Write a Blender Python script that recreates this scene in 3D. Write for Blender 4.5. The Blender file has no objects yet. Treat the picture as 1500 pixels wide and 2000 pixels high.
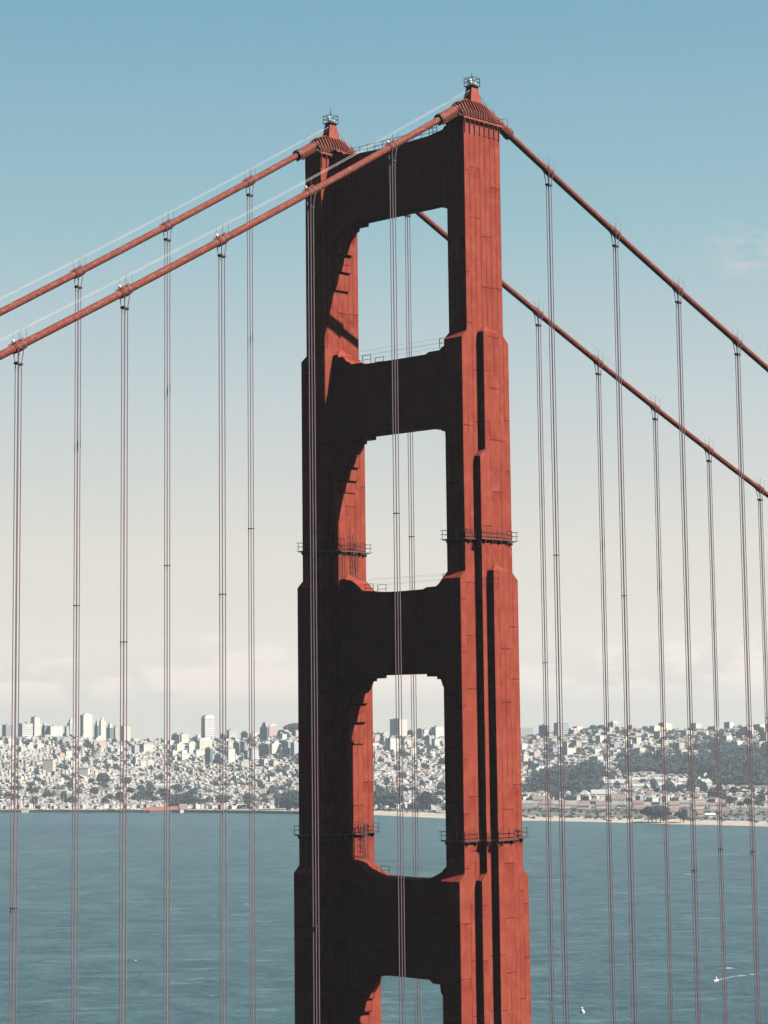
import bpy, math, random
from mathutils import Vector, Matrix, noise
R = math.radians
PI = math.pi
SC = bpy.context.scene
COL = SC.collection
random.seed(7)

# ------------------------------------------------------------------ camera
CAM = Vector((212.87068, -229.33101, 140.96296))
YAW, PIT, ROL, FPX = 0.758001863, 0.125795342, -0.0114133094, 4418.38
F = Vector((-math.sin(YAW)*math.cos(PIT), math.cos(YAW)*math.cos(PIT), math.sin(PIT)))
r0 = F.cross(Vector((0, 0, 1))).normalized(); u0 = r0.cross(F)
RT = r0*math.cos(ROL)+u0*math.sin(ROL); UP = -r0*math.sin(ROL)+u0*math.cos(ROL)
cd = bpy.data.cameras.new('camera'); cam = bpy.data.objects.new('camera', cd); COL.objects.link(cam)
cam.matrix_world = Matrix(((RT.x, UP.x, -F.x, CAM.x), (RT.y, UP.y, -F.y, CAM.y), (RT.z, UP.z, -F.z, CAM.z), (0, 0, 0, 1)))
cd.sensor_fit = 'VERTICAL'; cd.sensor_height = 36; cd.lens = FPX*36/2000
cd.shift_x = 5.1/2000; cd.shift_y = -159.64/2000
cd.clip_start = 1; cd.clip_end = 60000
SC.camera = cam

def ray(px, py):
    return F*FPX + RT*(px-744.9) - UP*(py-840.36)
def ground(u, D, z=0.0):
    """a point D metres away (level distance) in the direction seen above column u at the horizon"""
    d = ray(u, 1407.5-17*u/1500); h = Vector((d.x, d.y, 0)).normalized()
    return Vector((CAM.x+h.x*D, CAM.y+h.y*D, z))
def pix(P):
    d = Vector(P)-CAM; k = FPX/d.dot(F)
    return 744.9+d.dot(RT)*k, 840.36-d.dot(UP)*k
def horizon(u): return 1407.5-17*u/1500

# ------------------------------------------------------------------ materials
def N(nt, t, loc=(0, 0), **kw):
    n = nt.nodes.new(t)
    for k, v in kw.items(): setattr(n, k, v)
    return n
def base_mat(name, col, rough=.6, spec=.3, metal=0):
    m = bpy.data.materials.new(name); m.use_nodes = True
    b = m.node_tree.nodes['Principled BSDF']
    b.inputs['Base Color'].default_value = (*col, 1); b.inputs['Roughness'].default_value = rough
    b.inputs['Specular IOR Level'].default_value = spec; b.inputs['Metallic'].default_value = metal
    return m, m.node_tree, b
def M_(nt, op, a, b=None, c=None):
    n = nt.nodes.new('ShaderNodeMath'); n.operation = op
    for i, v in enumerate((a, b, c)):
        if v is None: continue
        if isinstance(v, (int, float)): n.inputs[i].default_value = v
        else: nt.links.new(v, n.inputs[i])
    return n.outputs[0]
def mixc(nt, fac, a, b, mode='MIX'):
    n = nt.nodes.new('ShaderNodeMix'); n.data_type = 'RGBA'; n.blend_type = mode
    if isinstance(fac, (int, float)): n.inputs[0].default_value = fac
    else: nt.links.new(fac, n.inputs[0])
    for i, v in ((6, a), (7, b)):
        if isinstance(v, tuple): n.inputs[i].default_value = (*v, 1)
        else: nt.links.new(v, n.inputs[i])
    return n.outputs[2]
def noise_n(nt, vec, scale, detail=3, rough=.5):
    n = nt.nodes.new('ShaderNodeTexNoise'); n.inputs['Scale'].default_value = scale
    n.inputs['Detail'].default_value = detail; n.inputs['Roughness'].default_value = rough
    nt.links.new(vec, n.inputs['Vector']); return n.outputs['Fac']
def mapr(nt, v, a, b, c=0., d=1.):
    n = nt.nodes.new('ShaderNodeMapRange')
    n.inputs[1].default_value = a; n.inputs[2].default_value = b; n.inputs[3].default_value = c; n.inputs[4].default_value = d
    nt.links.new(v, n.inputs[0]); return n.outputs[0]
def vscale(nt, vec, s):
    n = nt.nodes.new('ShaderNodeVectorMath'); n.operation = 'MULTIPLY'; n.inputs[1].default_value = s
    nt.links.new(vec, n.inputs[0]); return n.outputs[0]

AL = .192
def al(r, g, b): return (r*AL, g*AL, b*AL)
ORANGE = (.10, .018, .011)
def tower_paint():
    m, nt, b = base_mat('tower_paint', ORANGE, .8, .04)
    g = N(nt, 'ShaderNodeNewGeometry'); sp = N(nt, 'ShaderNodeSeparateXYZ'); nt.links.new(g.outputs['Position'], sp.inputs[0])
    sn = N(nt, 'ShaderNodeSeparateXYZ'); nt.links.new(g.outputs['True Normal'], sn.inputs[0])
    ax = M_(nt, 'GREATER_THAN', M_(nt, 'ABSOLUTE', sn.outputs[0]), .5)
    h = M_(nt, 'ADD', M_(nt, 'MULTIPLY', sp.outputs[1], ax), M_(nt, 'MULTIPLY', sp.outputs[0], M_(nt, 'SUBTRACT', 1, ax)))
    v = M_(nt, 'ADD', M_(nt, 'DIVIDE', h, 1.0667), .5)
    colid = M_(nt, 'FLOOR', v)
    fr = M_(nt, 'SUBTRACT', v, colid)
    edge = M_(nt, 'MAXIMUM', M_(nt, 'GREATER_THAN', fr, .955), M_(nt, 'LESS_THAN', fr, .035))
    z = sp.outputs[2]
    # riveted seams come and go from one plate length to the next
    lineid = M_(nt, 'ROUND', v)
    zc = M_(nt, 'FLOOR', M_(nt, 'DIVIDE', M_(nt, 'ADD', z, M_(nt, 'MULTIPLY', lineid, 2.3)), 9.))
    cx = N(nt, 'ShaderNodeCombineXYZ'); nt.links.new(lineid, cx.inputs[0]); nt.links.new(zc, cx.inputs[1]); nt.links.new(M_(nt, 'ROUND', M_(nt, 'DIVIDE', sp.outputs[0], 3.)), cx.inputs[2])
    wn = N(nt, 'ShaderNodeTexWhiteNoise'); nt.links.new(cx.outputs[0], wn.inputs['Vector'])
    vis = M_(nt, 'MAXIMUM', M_(nt, 'GREATER_THAN', wn.outputs['Value'], .55), M_(nt, 'GREATER_THAN', z, 193.4))
    vl = M_(nt, 'MULTIPLY', edge, vis)
    # cross seams, staggered by column
    c2 = N(nt, 'ShaderNodeCombineXYZ'); pair = M_(nt, 'FLOOR', M_(nt, 'DIVIDE', v, 2.)); nt.links.new(pair, c2.inputs[0])
    w2 = N(nt, 'ShaderNodeTexWhiteNoise'); nt.links.new(c2.outputs[0], w2.inputs['Vector'])
    zz = M_(nt, 'ADD', M_(nt, 'DIVIDE', z, 7.), w2.outputs['Value'])
    zf = M_(nt, 'FRACT', zz)
    c3 = N(nt, 'ShaderNodeCombineXYZ'); nt.links.new(pair, c3.inputs[0]); nt.links.new(M_(nt, 'FLOOR', zz), c3.inputs[1])
    w3 = N(nt, 'ShaderNodeTexWhiteNoise'); nt.links.new(c3.outputs[0], w3.inputs['Vector'])
    hl = M_(nt, 'MULTIPLY', M_(nt, 'GREATER_THAN', zf, .98), M_(nt, 'GREATER_THAN', w3.outputs['Value'], .3))
    lines = M_(nt, 'MINIMUM', M_(nt, 'ADD', vl, hl), 1.)
    # plates: small differences of tone, and darker reworked patches
    patch = M_(nt, 'MULTIPLY', M_(nt, 'GREATER_THAN', zf, .78), M_(nt, 'GREATER_THAN', w3.outputs['Value'], .62))
    n1 = noise_n(nt, g.outputs['Position'], .35, 5, .6)
    n2 = noise_n(nt, vscale(nt, g.outputs['Position'], (1.6, 1.6, .25)), 1.6, 4, .6)
    c = mixc(nt, mapr(nt, n1, .4, .6), al(.45, .082, .050), al(.54, .110, .068))
    c = mixc(nt, mapr(nt, n2, .5, .7, 0, .2), c, al(.60, .16, .11))
    c = mixc(nt, M_(nt, 'MULTIPLY', w3.outputs['Value'], .25), c, al(.42, .075, .045))
    c = mixc(nt, M_(nt, 'MULTIPLY', patch, mapr(nt, n2, .42, .58, .1, .8)), c, al(.36, .052, .036))
    c = mixc(nt, M_(nt, 'MULTIPLY', lines, .92), c, al(.13, .014, .012))
    # rivet rows beside the seams, weathered blotches and runs below the cross seams
    rv = M_(nt, 'MULTIPLY', M_(nt, 'LESS_THAN', M_(nt, 'ABSOLUTE', M_(nt, 'SUBTRACT', M_(nt, 'ABSOLUTE', M_(nt, 'SUBTRACT', fr, .5)), .38)), .035), M_(nt, 'GREATER_THAN', M_(nt, 'FRACT', M_(nt, 'MULTIPLY', z, 2.6)), .5))
    c = mixc(nt, M_(nt, 'MULTIPLY', rv, .4), c, al(.24, .03, .022))
    n3 = noise_n(nt, vscale(nt, g.outputs['Position'], (1, 1, .7)), .9, 6, .72)
    c = mixc(nt, mapr(nt, n3, .38, .50, .24, 0), c, al(.26, .036, .026))
    c = mixc(nt, mapr(nt, n3, .53, .64, 0, .3), c, al(.66, .22, .15))
    run = noise_n(nt, vscale(nt, g.outputs['Position'], (3.2, 3.2, .10)), 1., 4, .6)
    c = mixc(nt, mapr(nt, run, .54, .64, 0, .2), c, al(.27, .04, .03))
    nt.links.new(c, b.inputs['Base Color'])
    bp = N(nt, 'ShaderNodeBump'); bp.inputs['Strength'].default_value = .25; bp.inputs['Distance'].default_value = .03
    nt.links.new(M_(nt, 'SUBTRACT', M_(nt, 'MULTIPLY', n2, .4), lines), bp.inputs['Height']); nt.links.new(bp.outputs[0], b.inputs['Normal'])
    return m
def cable_paint():
    m, nt, b = base_mat('cable_paint', (.09, .02, .013), .75, .1)
    g = N(nt, 'ShaderNodeNewGeometry')
    n1 = noise_n(nt, g.outputs['Position'], .8, 5, .65); n2 = noise_n(nt, g.outputs['Position'], 2.2, 4, .7)
    c = mixc(nt, mapr(nt, n1, .35, .65), al(.29, .052, .031), al(.34, .070, .043))
    c = mixc(nt, mapr(nt, n2, .52, .60, 0, .75), c, al(.46, .21, .15))
    nt.links.new(c, b.inputs['Base Color'])
    return m
def simple(name, col, rough=.6, spec=.3, var=.12, scale=.5, metal=0):
    m, nt, b = base_mat(name, col, rough, spec, metal)
    g = N(nt, 'ShaderNodeNewGeometry'); n1 = noise_n(nt, g.outputs['Position'], scale, 4, .6)
    lo = tuple(c*(1-var*2) for c in col); hi = tuple(min(1, c*(1+var*1.5)) for c in col)
    nt.links.new(mixc(nt, mapr(nt, n1, .3, .7), lo, hi), b.inputs['Base Color'])
    return m
def wall_mat(name, col, sx=3.4, sz=3.3, glass=(.07, .10, .13), frac=.42, amt=.85, hor=False):
    """painted wall with its rows of windows (object coordinates)"""
    m, nt, b = base_mat(name, col, .8, .2)
    t = N(nt, 'ShaderNodeTexCoord'); s = N(nt, 'ShaderNodeSeparateXYZ'); nt.links.new(t.outputs['Object'], s.inputs[0])
    sn = N(nt, 'ShaderNodeSeparateXYZ'); nt.links.new(t.outputs['Normal'], sn.inputs[0])
    side = M_(nt, 'LESS_THAN', M_(nt, 'ABSOLUTE', sn.outputs[2]), .4)
    h = M_(nt, 'ADD', s.outputs[0], s.outputs[1])
    fx = M_(nt, 'ABSOLUTE', M_(nt, 'SUBTRACT', M_(nt, 'FRACT', M_(nt, 'DIVIDE', h, sx)), .5))
    fz = M_(nt, 'ABSOLUTE', M_(nt, 'SUBTRACT', M_(nt, 'FRACT', M_(nt, 'DIVIDE', s.outputs[2], sz)), .5))
    w = M_(nt, 'MULTIPLY', M_(nt, 'LESS_THAN', fz, frac/2+.03), side)
    if not hor: w = M_(nt, 'MULTIPLY', w, M_(nt, 'LESS_THAN', fx, frac/2))
    n1 = noise_n(nt, t.outputs['Object'], .08, 3)
    c = mixc(nt, mapr(nt, n1, .3, .7), tuple(x*.88 for x in col), tuple(min(1, x*1.08) for x in col))
    c = mixc(nt, M_(nt, 'MULTIPLY', w, amt), c, glass)
    nt.links.new(c, b.inputs['Base Color'])
    return m
def leaf_mat(name, a, bcol):
    m, nt, b = base_mat(name, a, .8, .15)
    g = N(nt, 'ShaderNodeNewGeometry')
    n1 = noise_n(nt, g.outputs['Position'], .35, 4, .7)
    oi = N(nt, 'ShaderNodeObjectInfo')
    f = M_(nt, 'ADD', mapr(nt, n1, .3, .7, 0, .7), M_(nt, 'MULTIPLY', oi.outputs['Random'], .3))
    nt.links.new(mixc(nt, f, a, bcol), b.inputs['Base Color'])
    return m

MT = {
 'tower': tower_paint(), 'cable': cable_paint(),
 'band': simple('band_paint', (.05, .011, .009), .6), 'housing': simple('housing_paint', (.10, .020, .0125), .6, .1, .15, 1.2),
 'core': simple('housing_core_shade', (.012, .005, .004), .7), 'iron': simple('dark_ironwork', (.014, .007, .007), .6),
 'rope': simple('suspender_rope_paint', (.068, .046, .055), .6, .3, .1, .6), 'wire': simple('galvanised_wire', (.19, .175, .16), .6, .2),
 'lamp': simple('lamp_housing', (.27, .26, .25), .4), 'rail': simple('railing_paint', (.035, .011, .009), .6),
}

# ------------------------------------------------------------------ mesh helpers
class MB:
    def __init__(s): s.v = []; s.f = []; s.m = []
    def add(s, vs, fs, m=0):
        o = len(s.v); s.v += [tuple(v) for v in vs]; s.f += [tuple(i+o for i in f) for f in fs]; s.m += [m]*len(fs)
    def box(s, x0, x1, y0, y1, z0, z1, m=0, top=None):
        s.add([(x0,y0,z0),(x1,y0,z0),(x1,y1,z0),(x0,y1,z0),(x0,y0,z1),(x1,y0,z1),(x1,y1,z1),(x0,y1,z1)],
              [(0,3,2,1),(0,1,5,4),(1,2,6,5),(2,3,7,6),(3,0,4,7)], m)
        o = len(s.v)-8; s.f.append((o+4,o+5,o+6,o+7)); s.m.append(m if top is None else top)
    def frust(s, cx, cy, z0, z1, a0, b0, a1, b1, m=0):
        s.add([(cx-a0,cy-b0,z0),(cx+a0,cy-b0,z0),(cx+a0,cy+b0,z0),(cx-a0,cy+b0,z0),(cx-a1,cy-b1,z1),(cx+a1,cy-b1,z1),(cx+a1,cy+b1,z1),(cx-a1,cy+b1,z1)],
              [(0,3,2,1),(0,1,5,4),(1,2,6,5),(2,3,7,6),(3,0,4,7),(4,5,6,7)], m)
    def bar(s, p, q, w=.1, m=0, n=4):
        p = Vector(p); q = Vector(q); d = (q-p)
        if d.length < 1e-6: return
        d.normalize(); a = d.cross(Vector((0,0,1)) if abs(d.z) < .9 else Vector((1,0,0))).normalized(); b = d.cross(a)
        vs = []
        for c in (p, q):
            for i in range(n):
                t = 2*PI*(i+.5)/n; vs.append(c+a*math.cos(t)*w+b*math.sin(t)*w)
        s.add(vs, [(i,(i+1)%n,n+(i+1)%n,n+i) for i in range(n)]+[tuple(range(n))[::-1], tuple(range(n,2*n))], m)
    def tube(s, pts, rad, n=12, m=0, cap=True):
        vs = []; k = len(pts)
        for i, p in enumerate(pts):
            d = (Vector(pts[min(i+1,k-1)])-Vector(pts[max(i-1,0)])).normalized()
            a = d.cross(Vector((1,0,0))).normalized() if abs(d.x) < .9 else d.cross(Vector((0,0,1))).normalized(); b = d.cross(a)
            r = rad[i] if isinstance(rad, (list, tuple)) else rad
            for j in range(n):
                t = 2*PI*j/n; vs.append(Vector(p)+a*math.cos(t)*r+b*math.sin(t)*r)
        fs = [(i*n+j, i*n+(j+1)%n, (i+1)*n+(j+1)%n, (i+1)*n+j) for i in range(k-1) for j in range(n)]
        if cap: fs += [tuple(range(n))[::-1], tuple(range((k-1)*n, k*n))]
        s.add(vs, fs, m)
    def prism(s, poly, axis, a, b, m=0):
        """poly of (p,q) extruded along axis from a to b; axis 'x': (y,z); 'y': (x,z); 'z': (x,y)"""
        def P(p, q, t): return {'x': (t,p,q), 'y': (p,t,q), 'z': (p,q,t)}[axis]
        n = len(poly); vs = [P(p,q,a) for p,q in poly]+[P(p,q,b) for p,q in poly]
        s.add(vs, [(i,(i+1)%n,n+(i+1)%n,n+i) for i in range(n)]+[tuple(range(n))[::-1], tuple(range(n,2*n))], m)
    def build(s, name, mats, parent=None, smooth=False, loc=None, rz=0, fix=True):
        me = bpy.data.meshes.new(name); me.from_pydata(s.v, [], s.f)
        if not isinstance(mats, (list, tuple)): mats = [mats]
        for m in mats: me.materials.append(m)
        me.polygons.foreach_set('material_index', s.m)
        if fix:
            import bmesh
            b = bmesh.new(); b.from_mesh(me); bmesh.ops.recalc_face_normals(b, faces=b.faces); b.to_mesh(me); b.free()
        if smooth: me.polygons.foreach_set('use_smooth', [True]*len(me.polygons))
        me.update()
        o = bpy.data.objects.new(name, me); COL.objects.link(o)
        if parent: o.parent = parent
        if loc is not None: o.location = loc
        o.rotation_euler.z = rz
        return o
def tag(o, label=None, cat=None, group=None, kind=None):
    for k, v in (('label', label), ('category', cat), ('group', group), ('kind', kind)):
        if v: o[k] = v
    return o
def empty(name, loc=(0,0,0), rz=0):
    o = bpy.data.objects.new(name, None); COL.objects.link(o); o.location = loc; o.rotation_euler.z = rz; return o
def copy_tree(o, parent=None):
    c = o.copy(); COL.objects.link(c); c.parent = parent
    for ch in list(o.children): copy_tree(ch, c)
    return c

# ------------------------------------------------------------------ the bridge
C1 = 1.0667; A0 = 1.6
LEGX = 13.716
bridge = empty('suspension_bridge', (0, 0, 0))
tag(bridge, 'red orange suspension bridge tower with cables and hangers above blue bay water', 'bridge')

def half_profile(levels, ztop, zbot):
    """levels: list of (half, z_upper, z_lower) widenings going down"""
    pts = []
    h = levels[0][0]; pts.append((h, ztop))
    for nh, zu, zl in levels[1:]:
        pts.append((h, zu)); pts.append((nh, zl)); h = nh
    pts.append((h, zbot)); return pts
def sym(pts): return pts+[(-p, z) for p, z in reversed(pts)]

def tower_leg(cx):
    m = MB()
    base = half_profile([(3.73, 0, 0), (4.8, 192.33, 191.33), (5.87, 160.03, 159.02), (6.93, 120.6, 119.6), (8.0, 78, 77)], 221.45, -3)
    m.prism(sym(base), 'x', cx-A0, cx+A0)
    l1 = half_profile([(1.6, 0, 0), (2.667, 176.3, 175.35), (3.733, 120.58, 119.6)], 192.29, -3)
    l2 = [(1.6, 160.04), (1.6, -3)]
    for s in (1, -1):
        x0, x1, x2 = cx+s*A0, cx+s*(A0+C1), cx+s*(A0+2*C1)
        m.prism(sym(l1), 'x', x0-s*.05, x1)
        m.add([(x0,-1.6,192.29),(x1,-1.6,192.29),(x1,1.6,192.29),(x0,1.6,192.29),(x0-s*.02,0,193.35)], [(0,1,4),(1,2,4),(2,3,4),(3,0,4)])
        m.prism(sym(l2), 'x', x1-s*.05, x2)
        m.add([(x1,-1.6,160.04),(x2,-1.6,160.04),(x2,1.6,160.04),(x1,1.6,160.04),(x1-s*.02,0,160.98)], [(0,1,4),(1,2,4),(2,3,4),(3,0,4)])
    leg = m.build('tower_leg', MT['tower'], bridge)
    # stiffener fins under the balcony
    for s in (1, -1):
        for i in range(8):
            f = MB(); y = -3.55+i*7.1/7
            f.box(cx+s*(A0+.002), cx+s*(A0+.16), y-.045, y+.045, 219.55, 221.25) if s > 0 else f.box(cx-A0-.16, cx-A0-.002, y-.045, y+.045, 219.55, 221.25)
            f.build('stiffener_fin', MT['band'], leg)
    return leg
LEG = {s: tower_leg(s*LEGX) for s in (1, -1)}

def outline(lv, d):
    """rectilinear outline of the stepped leg plan, offset by d; lv: (b, a) from long/narrow to short/wide"""
    q = []
    prev = None
    for b, a in lv:
        if prev is not None: q.append((prev, b+d))
        q.append((a+d, b+d)); prev = a+d
    q.append((prev, 0))
    q1 = [p for p in q]
    q2 = [(x, -y) for x, y in reversed(q1)][1:]
    rt = q1+q2
    return rt+[(-x, y) for x, y in reversed(rt)]
def platform(cx, leg, z, lv):
    m = MB(); o = outline(lv, .42)
    m.prism([(cx+x, y) for x, y in o], 'z', z-.18, z)
    inner = outline(lv, .02)
    n = len(o)
    for i in range(n):
        a = Vector((*o[i], 0)); b = Vector((*o[(i+1) % n], 0)); L = (b-a).length
        k = max(1, int(L/1.1)); d = (b-a)/L if L else b-a
        nrm = Vector((d.y, -d.x, 0))
        mid = (a+b)/2
        if nrm.dot(mid) < 0: nrm = -nrm
        for j in range(k):
            p = a+(b-a)*((j+.5)/k); q = p-nrm*.38
            w = d*.07
            pts = [p-w, p+w, q+w, q-w]
            zz = [z-.25, z-.25, z-.25, z-.25]
            m.add([(cx+v.x, v.y, t) for v, t in zip(pts, zz)]+[(cx+v.x, v.y, z-.45) for v in pts[:2]]+[(cx+v.x, v.y, z-.75) for v in pts[2:]],
                  [(0,1,2,3),(4,7,6,5),(0,4,5,1),(1,5,6,2),(2,6,7,3),(3,7,4,0)])
    pf = m.build('service_platform', MT['rail'], leg)
    r = MB()
    for i in range(n):
        a = Vector((cx+o[i][0], o[i][1], z)); b = Vector((cx+o[(i+1) % n][0], o[(i+1) % n][1], z)); L = (b-a).length
        if L < .05: continue
        for h in (.6, 1.15): r.bar(a+Vector((0,0,h)), b+Vector((0,0,h)), .035)
        k = max(1, round(L/1.2))
        for j in range(k+1):
            p = a+(b-a)*(j/k); r.bar(p, p+Vector((0,0,1.2)), .035)
    for sx in (-1, 1):
        for sy in (-1, 1):
            for h in (.6, 1.15, 0):
                x = cx+sx*(lv[0][1]+.42); y = sy*(lv[0][0]+.42)
                r.bar((x, y, z+h), (x+sx*.4, y, z+h), .035); r.bar((x, y, z+h), (x, y+sy*.35, z+h), .035)
    r.build('platform_railing', MT['rail'], leg)
for s in (1, -1):
    platform(s*LEGX, LEG[s], 164.3, [(4.8, 1.6), (2.667, 2.667)])
    platform(s*LEGX, LEG[s], 124.8, [(5.87, 1.6), (2.667, 2.667), (1.6, 3.733)])
    # ladders from the platforms down to the struts, on the inner face of the leg
    for zt, zb, xin in ((166.2, 158.3, 10.7), (126.7, 119.6, 9.3)):
        l = MB(); x = s*xin
        for (ya, yb, za, zc_) in ((-1.5, -1.5, zt-1, zb+1.8), (.1, .9, zt+.4, zb), (1.0, 1.2, zt-.6, zb)):
            l.bar((x, ya, za), (x, yb, zc_), .05); l.bar((x, ya+.55, za), (x, yb+.5, zc_), .05)
            k = int((za-zc_)/.8)
            for i in range(k+1):
                t = i/k; y = ya+(yb-ya)*t; z = za+(zc_-za)*t
                l.bar((x, y, z), (x, y+.53, z), .035)
        l.build('ladder', MT['iron'], LEG[s])

def strut(top, bot, yh=1.65):
    """top / bot: (|x|, z) from the middle outwards, half of a symmetric polygon"""
    m = MB()
    rt = [(x, z) for x, z in bot]+[(x, z) for x, z in reversed(top)]
    poly = rt+[(-x, z) for x, z in reversed(rt) if x > 1e-6]
    # polygon is star-shaped enough only in pieces: cut into vertical slabs
    xs = sorted({x for x, z in top} | {x for x, z in bot})
    def z_at(prof, x, side):
        for (xa, za), (xb, zb) in zip(prof, prof[1:]):
            if xa == xb: continue
            if (side > 0 and xa <= x < xb) or (side < 0 and xa < x <= xb):
                return za+(zb-za)*(x-xa)/(xb-xa)
        return prof[-1][1]
    # one closed shell: build the outline once and let triangulation handle it
    import mathutils.geometry as G
    tri = G.tessellate_polygon([[Vector((x, z, 0)) for x, z in poly]])
    n = len(poly)
    vs = [(x, -yh, z) for x, z in poly]+[(x, yh, z) for x, z in poly]
    fs = [(i,(i+1)%n,n+(i+1)%n,n+i) for i in range(n)]+[tuple(t) for t in tri]+[tuple(n+i for i in reversed(t)) for t in tri]
    m.add(vs, fs)
    return m.build('cross_strut', MT['tower'], bridge)
E_ = 12.6
struts = [
 strut([(0,220.75),(5.4,220.9),(7.1,220.95),(7.8,221.1),(9.6,221.35),(9.9,221.7),(10.8,222.0),(11.1,222.3),(E_,222.3)],
       [(0,211.4),(7.8,211.4),(7.8,210.93),(9.65,210.93),(9.65,210.45),(10.2,210.4),(10.35,209.9),(10.9,208.8),(10.95,207.1),(11.35,207.1),(11.4,204.6),(11.75,204.6),(11.8,201.9),(E_,201.9)]),
 strut([(0,190.3),(5.9,190.33),(6.4,190.6),(8.4,190.62),(8.9,191.0),(9.4,191.15),(9.9,191.75),(10.4,191.9),(E_,191.9)],
       [(0,180.35),(6.8,180.35),(6.8,179.9),(8.62,179.88),(8.62,179.45),(9.18,179.45),(9.3,178.95),(10.06,178.0),(10.15,176.2),(10.5,176.1),(10.55,174.3),(10.85,174.2),(10.9,172.6),(E_,172.6)]),
 strut([(0,158.0),(4.8,158.08),(5.4,158.32),(7.2,158.38),(7.8,158.8),(8.3,159.35),(9.0,159.9),(10.2,160.2),(E_,160.2)],
       [(0,146.65),(5.3,146.63),(5.3,146.24),(7.15,146.22),(7.15,145.86),(7.8,145.82),(7.95,145.5),(8.15,144.95),(8.9,144.3),(8.95,142.8),(9.3,142.7),(9.35,140.2),(9.75,140.0),(9.8,137.2),(E_,137.2)]),
 strut([(0,119.12),(5.0,119.22),(6.2,119.7),(7.5,120.3),(8.1,120.9),(9.5,121.3),(E_,121.3)],
       [(0,106.1),(5.0,106.05),(5.6,105.62),(6.9,105.6),(7.0,104.6),(8.2,103.1),(8.35,102.4),(8.7,102.2),(8.75,100.6),(9.3,100.4),(9.35,98),(9.8,97.8),(9.8,95.4),(E_,95.4)]),
]
for st, zt in zip(struts, (220.75, 190.3, 158.0, 119.15)):
    r = MB()
    if zt > 200:
        for y in (-1.5, 1.5):
            for h in (.55, 1.05): r.bar((-9.4, y, zt+.1+h), (7.0, y, zt+.1+h), .04)
            for i in range(12):
                x = -9.4+i*16.4/11; r.bar((x, y, zt), (x, y, zt+1.2), .045)
            for h in (.6, 1.2, 1.8): r.bar((7.0, y, zt+h), (8.4, y, zt+h), .045)
            for x in (7.0, 7.7, 8.4): r.bar((x, y, zt), (x, y, zt+1.85), .05)
    else:
        for y in (-1.3, 1.3):
            for h in (.7, 1.4): r.bar((-10, y, zt+h+.6), (10, y, zt+h+.6), .012)
            r.bar((-6.5, y, zt), (-6.5, y, zt+1.3), .05); r.bar((-6.5, y, zt+1.3), (-4.9, y, zt+1.3), .05)
            r.bar((-6.5, y, zt+.7), (-4.9, y, zt+.7), .04); r.bar((-4.9, y, zt), (-4.9, y, zt+1.3), .04)
            r.bar((8.2, y, zt+.6), (8.2, y, zt+2.0), .05); r.bar((8.2, y, zt+2.0), (8.9, y, zt+2.0), .05); r.bar((8.2, y, zt+1.3), (8.9, y, zt+1.3), .05)
    r.build('strut_hand_line', MT['iron'], st)

def zcab(y):
    return 225+(.582594*y+3.49723e-4*y*y if y < 0 else -.453469*y+3.59174e-4*y*y)

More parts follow.
